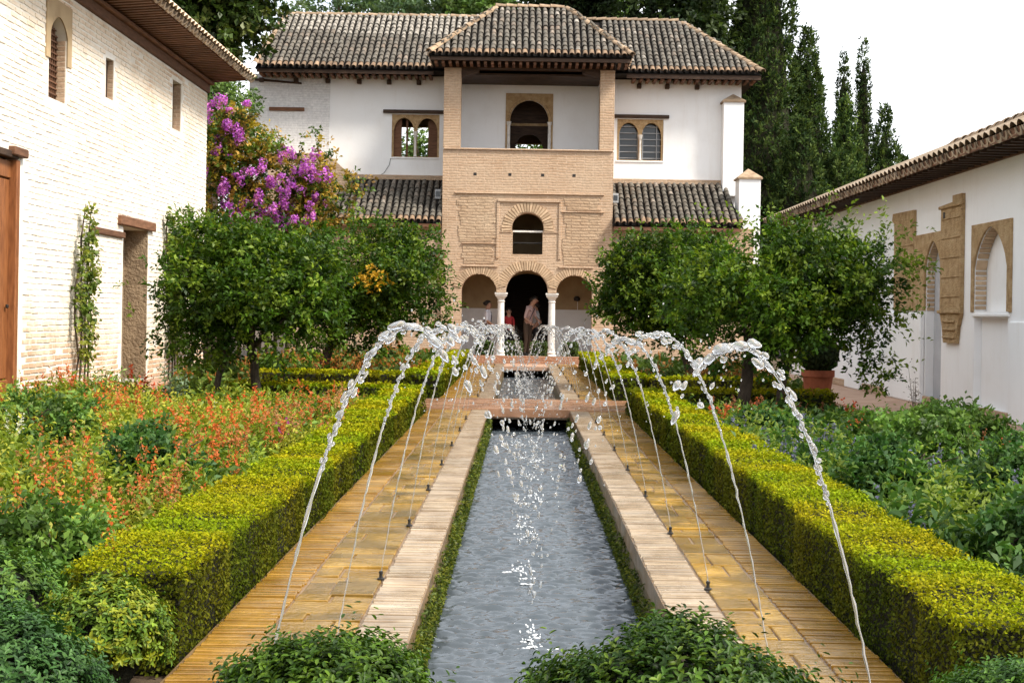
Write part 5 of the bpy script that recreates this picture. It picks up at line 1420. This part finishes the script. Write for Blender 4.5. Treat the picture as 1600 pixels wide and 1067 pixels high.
for side, x0, xl, yj in jets:
    far = yj > 22
    key = (side, far); i = cnt.get(key, 0); cnt[key] = i + 1
    lab = f'{ORD[i]} arching water jet from the {"crossing, beyond it on the" if far else "camera on the"} {side} side of the channel'
    t = thing('water_jet', (x0, yj, 0), lab, 'water jet', 'fountain jets along the channel')
    H = 1.33 - .0085 * (yj - 3.6) + random.uniform(-.03, .03)
    qend = 1.03 if i > 1 or far else (.69 if i == 0 else .84)
    nz = MB().lathe([(.020, -.003), (.020, .007), (.010, .012), (.008, .030), (.011, .032), (.011, .042), (.006, .046)], (x0, yj, 0), 10).build('nozzle', 'metal', t)
    dyy = random.uniform(-.06, .06)
    def at(q):
        """q 0..1 lands at path height, a little more reaches the water"""
        return Vector((x0 + (xl - x0) * q, yj + dyy * q, .045 + 4 * H * q * (1 - q) * .97))
    S, D = MB(), MB()
    sub = 1 if far else 2
    fs = .84 if far else (.66 if yj < 9 else .76)
    # unbroken foot of the stream
    q1 = random.uniform(.20, .26); n = 34
    pts = [at(q1 * k / n) + Vector((random.gauss(0, .0012), random.gauss(0, .0012), 0)) for k in range(n + 1)]
    S.tube(pts, [(.0024 + .0020 * k / n) * (1 + random.uniform(-.35, .4)) * (1.3 if far else 1) for k in range(n + 1)], 7)
    m_ = 70
    S.tube([at(q1 + (.60 - q1) * k / m_) for k in range(m_ + 1)], [(.0050 + .0035 * k / m_) * fs * random.uniform(.45, 1.35) for k in range(m_ + 1)], 7)
    # beads up to the crest, lumps over the crest
    q = q1; L = 0
    last = at(q)
    breaks = sorted(random.uniform(.3, .95) for _ in range(3))
    while q < qend:
        g_ = min(1, (q - q1) / .25)
        r_ = (.0065 + .0055 * g_) * random.uniform(.7, 1.35) * fs
        if .42 < q < .60: r_ *= random.uniform(.8, 1.6)
        if q > .62: r_ *= random.uniform(.55, 1.15)
        r_ = min(r_, .0125)
        jit = .003 + .008 * g_ + (.022 * (q - .55) if q > .55 else 0)
        p_ = at(q) + Vector((random.gauss(0, jit), random.gauss(0, jit), random.gauss(0, jit)))
        dv = at(q + .01) - at(q)
        if q < .64 or random.random() < (.62 if not far else .75):
            drop(S if q < .62 else D, p_, r_, dv, random.uniform(1.2, 2.5), sub)
        if .38 < q < .66 and random.random() < .5:
            drop(S, at(q) + Vector((random.gauss(0, .018), random.gauss(0, .02), random.gauss(0, .016))), r_ * random.uniform(.5, .9), dv, random.uniform(1, 1.5), sub)
        # step by arc length
        ds = r_ * (1.9 if q < .62 else random.uniform(1.6, 4.2))
        q += ds / max(.25, dv.length / .01)
    # torn ligaments on the way down
    if not far:
        for _ in range(0):
            qa = random.uniform(.5, min(.85, qend - .08)); m_ = 10
            base = at(qa) + Vector((random.gauss(0, .03), random.gauss(0, .04), 0))
            pp = [base + (at(qa + .10 * k / m_) - at(qa)) + Vector((.012 * math.sin(k * .9), 0, .008 * math.cos(k * 1.3))) for k in range(m_ + 1)]
            D.tube(pp, [.0025 + .0045 * math.sin(math.pi * k / m_) * random.uniform(.5, 1.5) for k in range(m_ + 1)], 8)
    for _ in range(34 if far else 46):
        qq = random.uniform(.55, qend)
        drop(D, at(qq) + Vector((random.gauss(0, .07), random.gauss(0, .06), random.gauss(0, .05))), random.uniform(.0015, .0055) * fs, (0, 0, 1), random.uniform(1, 1.6), 1)
    struct(S.build('stream', 'jet', t, smooth=True), None, 'stuff')
    struct(D.build('droplets', 'jet', t, smooth=True), None, 'stuff')
    # splash where it lands
    if (YA + .3 < yj < YB0 - .2) or yj > YB1:
        F = MB()
        for _ in range(2):
            cx, cy = xl + random.gauss(0, .09), yj + random.gauss(0, .14)
            for k in range(9):
                a = random.uniform(0, 6.28); rr_ = random.uniform(0, .075)
                v, f = ICO[1]
                sz = random.uniform(.004, .011)
                F.add([(cx + math.cos(a) * rr_ * 1.4 + x_ * sz * 1.6, cy + math.sin(a) * rr_ + y_ * sz * 1.6, WZ + .004 + z_ * sz * .45) for x_, y_, z_ in v], f)
            for k in range(7):
                a = random.uniform(0, 6.28)
                drop(F, (cx + math.cos(a) * .04, cy + math.sin(a) * .04, WZ + random.uniform(.015, .085)), random.uniform(.003, .007), (0, 0, 1), 1.6, 1)
        struct(F.build('splash', 'foam', t, smooth=True), None, 'stuff')

# ================================================================== PEOPLE
def person(x, y, z0, h, face, shirt, trousers, label, head_tilt=0.0, arm_l=((.20, -.02, 1.10), (.16, .16, .98)), arm_r=((.20, -.02, 1.10), (.18, .12, .92)), lean=0, sleeves=False, hair_long=False, strap=False):
    """face: heading in degrees, 0 looks along -Y (to the camera). Sizes for a height of 1.70"""
    k = h / 1.70
    t = thing('person', (x, y, z0), label, 'person')
    ca, sa = math.cos(R(face)), math.sin(R(face))
    def W(p):
        px, py, pz = p                                  # px right hand side, py forward
        py = py + lean * max(0, pz - .9)
        fx, fy = px * 1, -py
        return Vector(((fx * ca - fy * sa) * k, (fx * sa + fy * ca) * k, pz * k))
    J, Rr, E_, B_ = [], [], [], []
    def j(p, rx, par=None, bone=None, ry=None):
        J.append(W(p)); Rr.append((rx * k, (ry or rx) * k))
        if par is not None: E_.append((par, len(J) - 1)); B_.append(bone)
        return len(J) - 1
    pel = j((0, 0, .93), .135, ry=.105)
    wa = j((0, .0, 1.06), .125, pel, 'shirt', .095); ch = j((0, .01, 1.25), .15, wa, 'shirt', .105); sh_ = j((0, -.005, 1.38), .10, ch, 'shirt', .08)
    nk = j((0, .0, 1.45), .055, sh_, 'skin'); hb = j((0, .03, 1.53), .072, nk, 'skin', .08); hd = j((0, .035 + head_tilt, 1.60), .082, hb, 'skin', .095); ht = j((0, .02 + head_tilt, 1.665), .06, hd, 'skin')
    hands = []
    for s_, (el, wr) in ((-1, arm_l), (1, arm_r)):
        s0 = j((.165 * s_, -.005, 1.37), .058, sh_, 'shirt')
        e = j((el[0] * s_, el[1], el[2]), .042, s0, 'shirt'); w_ = j((wr[0] * s_, wr[1], wr[2]), .028, e, 'shirt' if sleeves else 'skin')
        d = (Vector(wr) - Vector(el)).normalized(); pm = (wr[0] + d.x * .07, wr[1] + d.y * .07, wr[2] + d.z * .07)
        j((pm[0] * s_, pm[1], pm[2]), .03, w_, 'skin', .016)
        hands.append((s_, Vector((wr[0] * s_, wr[1], wr[2])), Vector((d.x * s_, d.y, d.z))))
    for s_ in (-1, 1):
        hp = j((.09 * s_, 0, .88), .092, pel, 'legs'); kn = j((.10 * s_, .02, .49), .062, hp, 'legs'); an = j((.105 * s_, -.02, .09), .042, kn, 'legs')
        j((.11 * s_, .13, .035), .035, an, 'shoe')
    me = bpy.data.meshes.new('body'); me.from_pydata([tuple(v) for v in J], E_, [])
    o = bpy.data.objects.new('body', me); C.objects.link(o)
    md = o.modifiers.new('s', 'SKIN'); o.modifiers.new('d', 'SUBSURF').levels = 2
    for i, sv in enumerate(me.skin_vertices[0].data):
        sv.radius = Rr[i]; sv.use_root = (i == pel)
    dg = bpy.context.evaluated_depsgraph_get()
    nm = bpy.data.meshes.new_from_object(o.evaluated_get(dg))
    bpy.data.objects.remove(o)
    names = ['shirt', 'skin', 'legs', 'shoe']
    nm.materials.clear()
    for mm in (shirt, 'skin', trousers, 'metal'): nm.materials.append(M[mm])
    bones = [(J[a], J[b_], names.index(B_[i])) for i, (a, b_) in enumerate(E_)]
    for f in nm.polygons:
        c = f.center; best = None
        for a, b_, mi in bones:
            ab = b_ - a; q = max(0, min(1, (c - a).dot(ab) / max(1e-6, ab.length_squared)))
            dd = (a + ab * q - c).length
            if best is None or dd < best[0]: best = (dd, mi, q)
        f.material_index = best[1]; f.use_smooth = True
    # five fingers on each hand and a nose, joined to the body's mesh
    mb = MB()
    for s_, wr, d in hands:
        side = d.cross(Vector((s_ * .9, .1, .2))).normalized()
        for q, (of, ln) in enumerate(((-.024, .052), (-.008, .062), (.008, .066), (.022, .058))):
            a = wr + d * .085 + side * of; b_ = a + d * ln * .6; c_ = b_ + d * ln * .35 + Vector((-s_ * .015, 0, 0))
            mb.tube([W(a), W(b_), W(c_)], [.0085 * k, .008 * k, .006 * k], 6)
        a = wr + d * .035 - side * .026; mb.tube([W(a), W(a + d * .03 - side * .022), W(a + d * .055 - side * .026)], [.011 * k, .009 * k, .007 * k], 6)
    mb.tube([W((0, .105 + head_tilt, 1.605)), W((0, .142 + head_tilt, 1.572)), W((0, .105 + head_tilt, 1.562))], [.010 * k, .014 * k, .008 * k], 6)
    for s_ in (-1, 1): mb.tube([W((.085 * s_, .025 + head_tilt, 1.62)), W((.094 * s_, .015 + head_tilt, 1.60)), W((.085 * s_, .025 + head_tilt, 1.57))], [.01 * k, .014 * k, .008 * k], 6)
    bm = bmesh.new(); bm.from_mesh(nm)
    tmp = mb.mesh('tmp', 'skin', True); n0 = len(bm.faces); bm.from_mesh(tmp); bm.faces.ensure_lookup_table()
    for f in bm.faces[n0:]: f.material_index = 1
    bm.to_mesh(nm); bm.free()
    bo = addobj('body', nm, t)
    hv = MB(); v, f = ICO[2]
    hv.add([W((a * .092, -.02 + head_tilt + b_ * .112 + (.02 if c > 0 else -.02), 1.64 + c * (.085 if c > 0 else (.16 if hair_long else .10)))) for a, b_, c in v if True], f)
    # cut the hair away over the face
    keep = [q for q in hv.f if not all((lambda a: a[1] > .45 and a[2] < .25)(ICO[2][0][i]) for i in q)]
    hv.f = keep; hv.m = [0] * len(keep)
    hm = hv.mesh('hair', 'hair', True); addobj('hair', hm, t)
    em = MB()
    for s_ in (-1, 1): drop(em, W((.032 * s_, .112 + head_tilt, 1.60)), .009 * k, (0, 0, 1), 1, 1)
    em.build('eyes', 'hair', t) if False else addobj('eyes', em.mesh('eyes', 'hair', True), t)
    addobj('mouth', MB().tube([W((-.022, .112 + head_tilt, 1.535)), W((0, .118 + head_tilt, 1.533)), W((.022, .112 + head_tilt, 1.535))], .006 * k, 6).mesh('mouth', 'shirt_red'), t)
    if strap:
        addobj('strap', MB().tube([W((-.13, .115, 1.05)), W((-.08, .13, 1.22)), W((.02, .11, 1.35)), W((.07, .02, 1.42)), W((.03, -.10, 1.3)), W((-.12, -.10, 1.05))], .012, 6).mesh('strap', 'strap'), t)
    return t
person(-1.02, 41.4, .12, 1.62, 90, 'shirt_white', 'trousers', 'person in a white shirt and dark trousers standing left of the left column', sleeves=False, strap=True)
person(-.40, 41.7, .12, 1.40, 10, 'shirt_red', 'trousers', 'person in a red top facing the court inside the middle arch', arm_l=((.22, .0, 1.10), (.10, .18, 1.08)), hair_long=True)
person(.16, 41.5, .12, 1.76, 60, 'shirt_pink', 'trousers_brown', 'tall person in a pale pink top bending forward inside the middle arch', head_tilt=.05, lean=.22, arm_r=((.20, .10, 1.12), (.10, .30, 1.02)), strap=True)
person(.42, 42.0, .12, 1.58, -80, 'shirt_pale', 'trousers', 'person in a pale shirt facing the tall person inside the middle arch', head_tilt=.03, arm_l=((.20, .08, 1.1), (.08, .27, 1.1)))
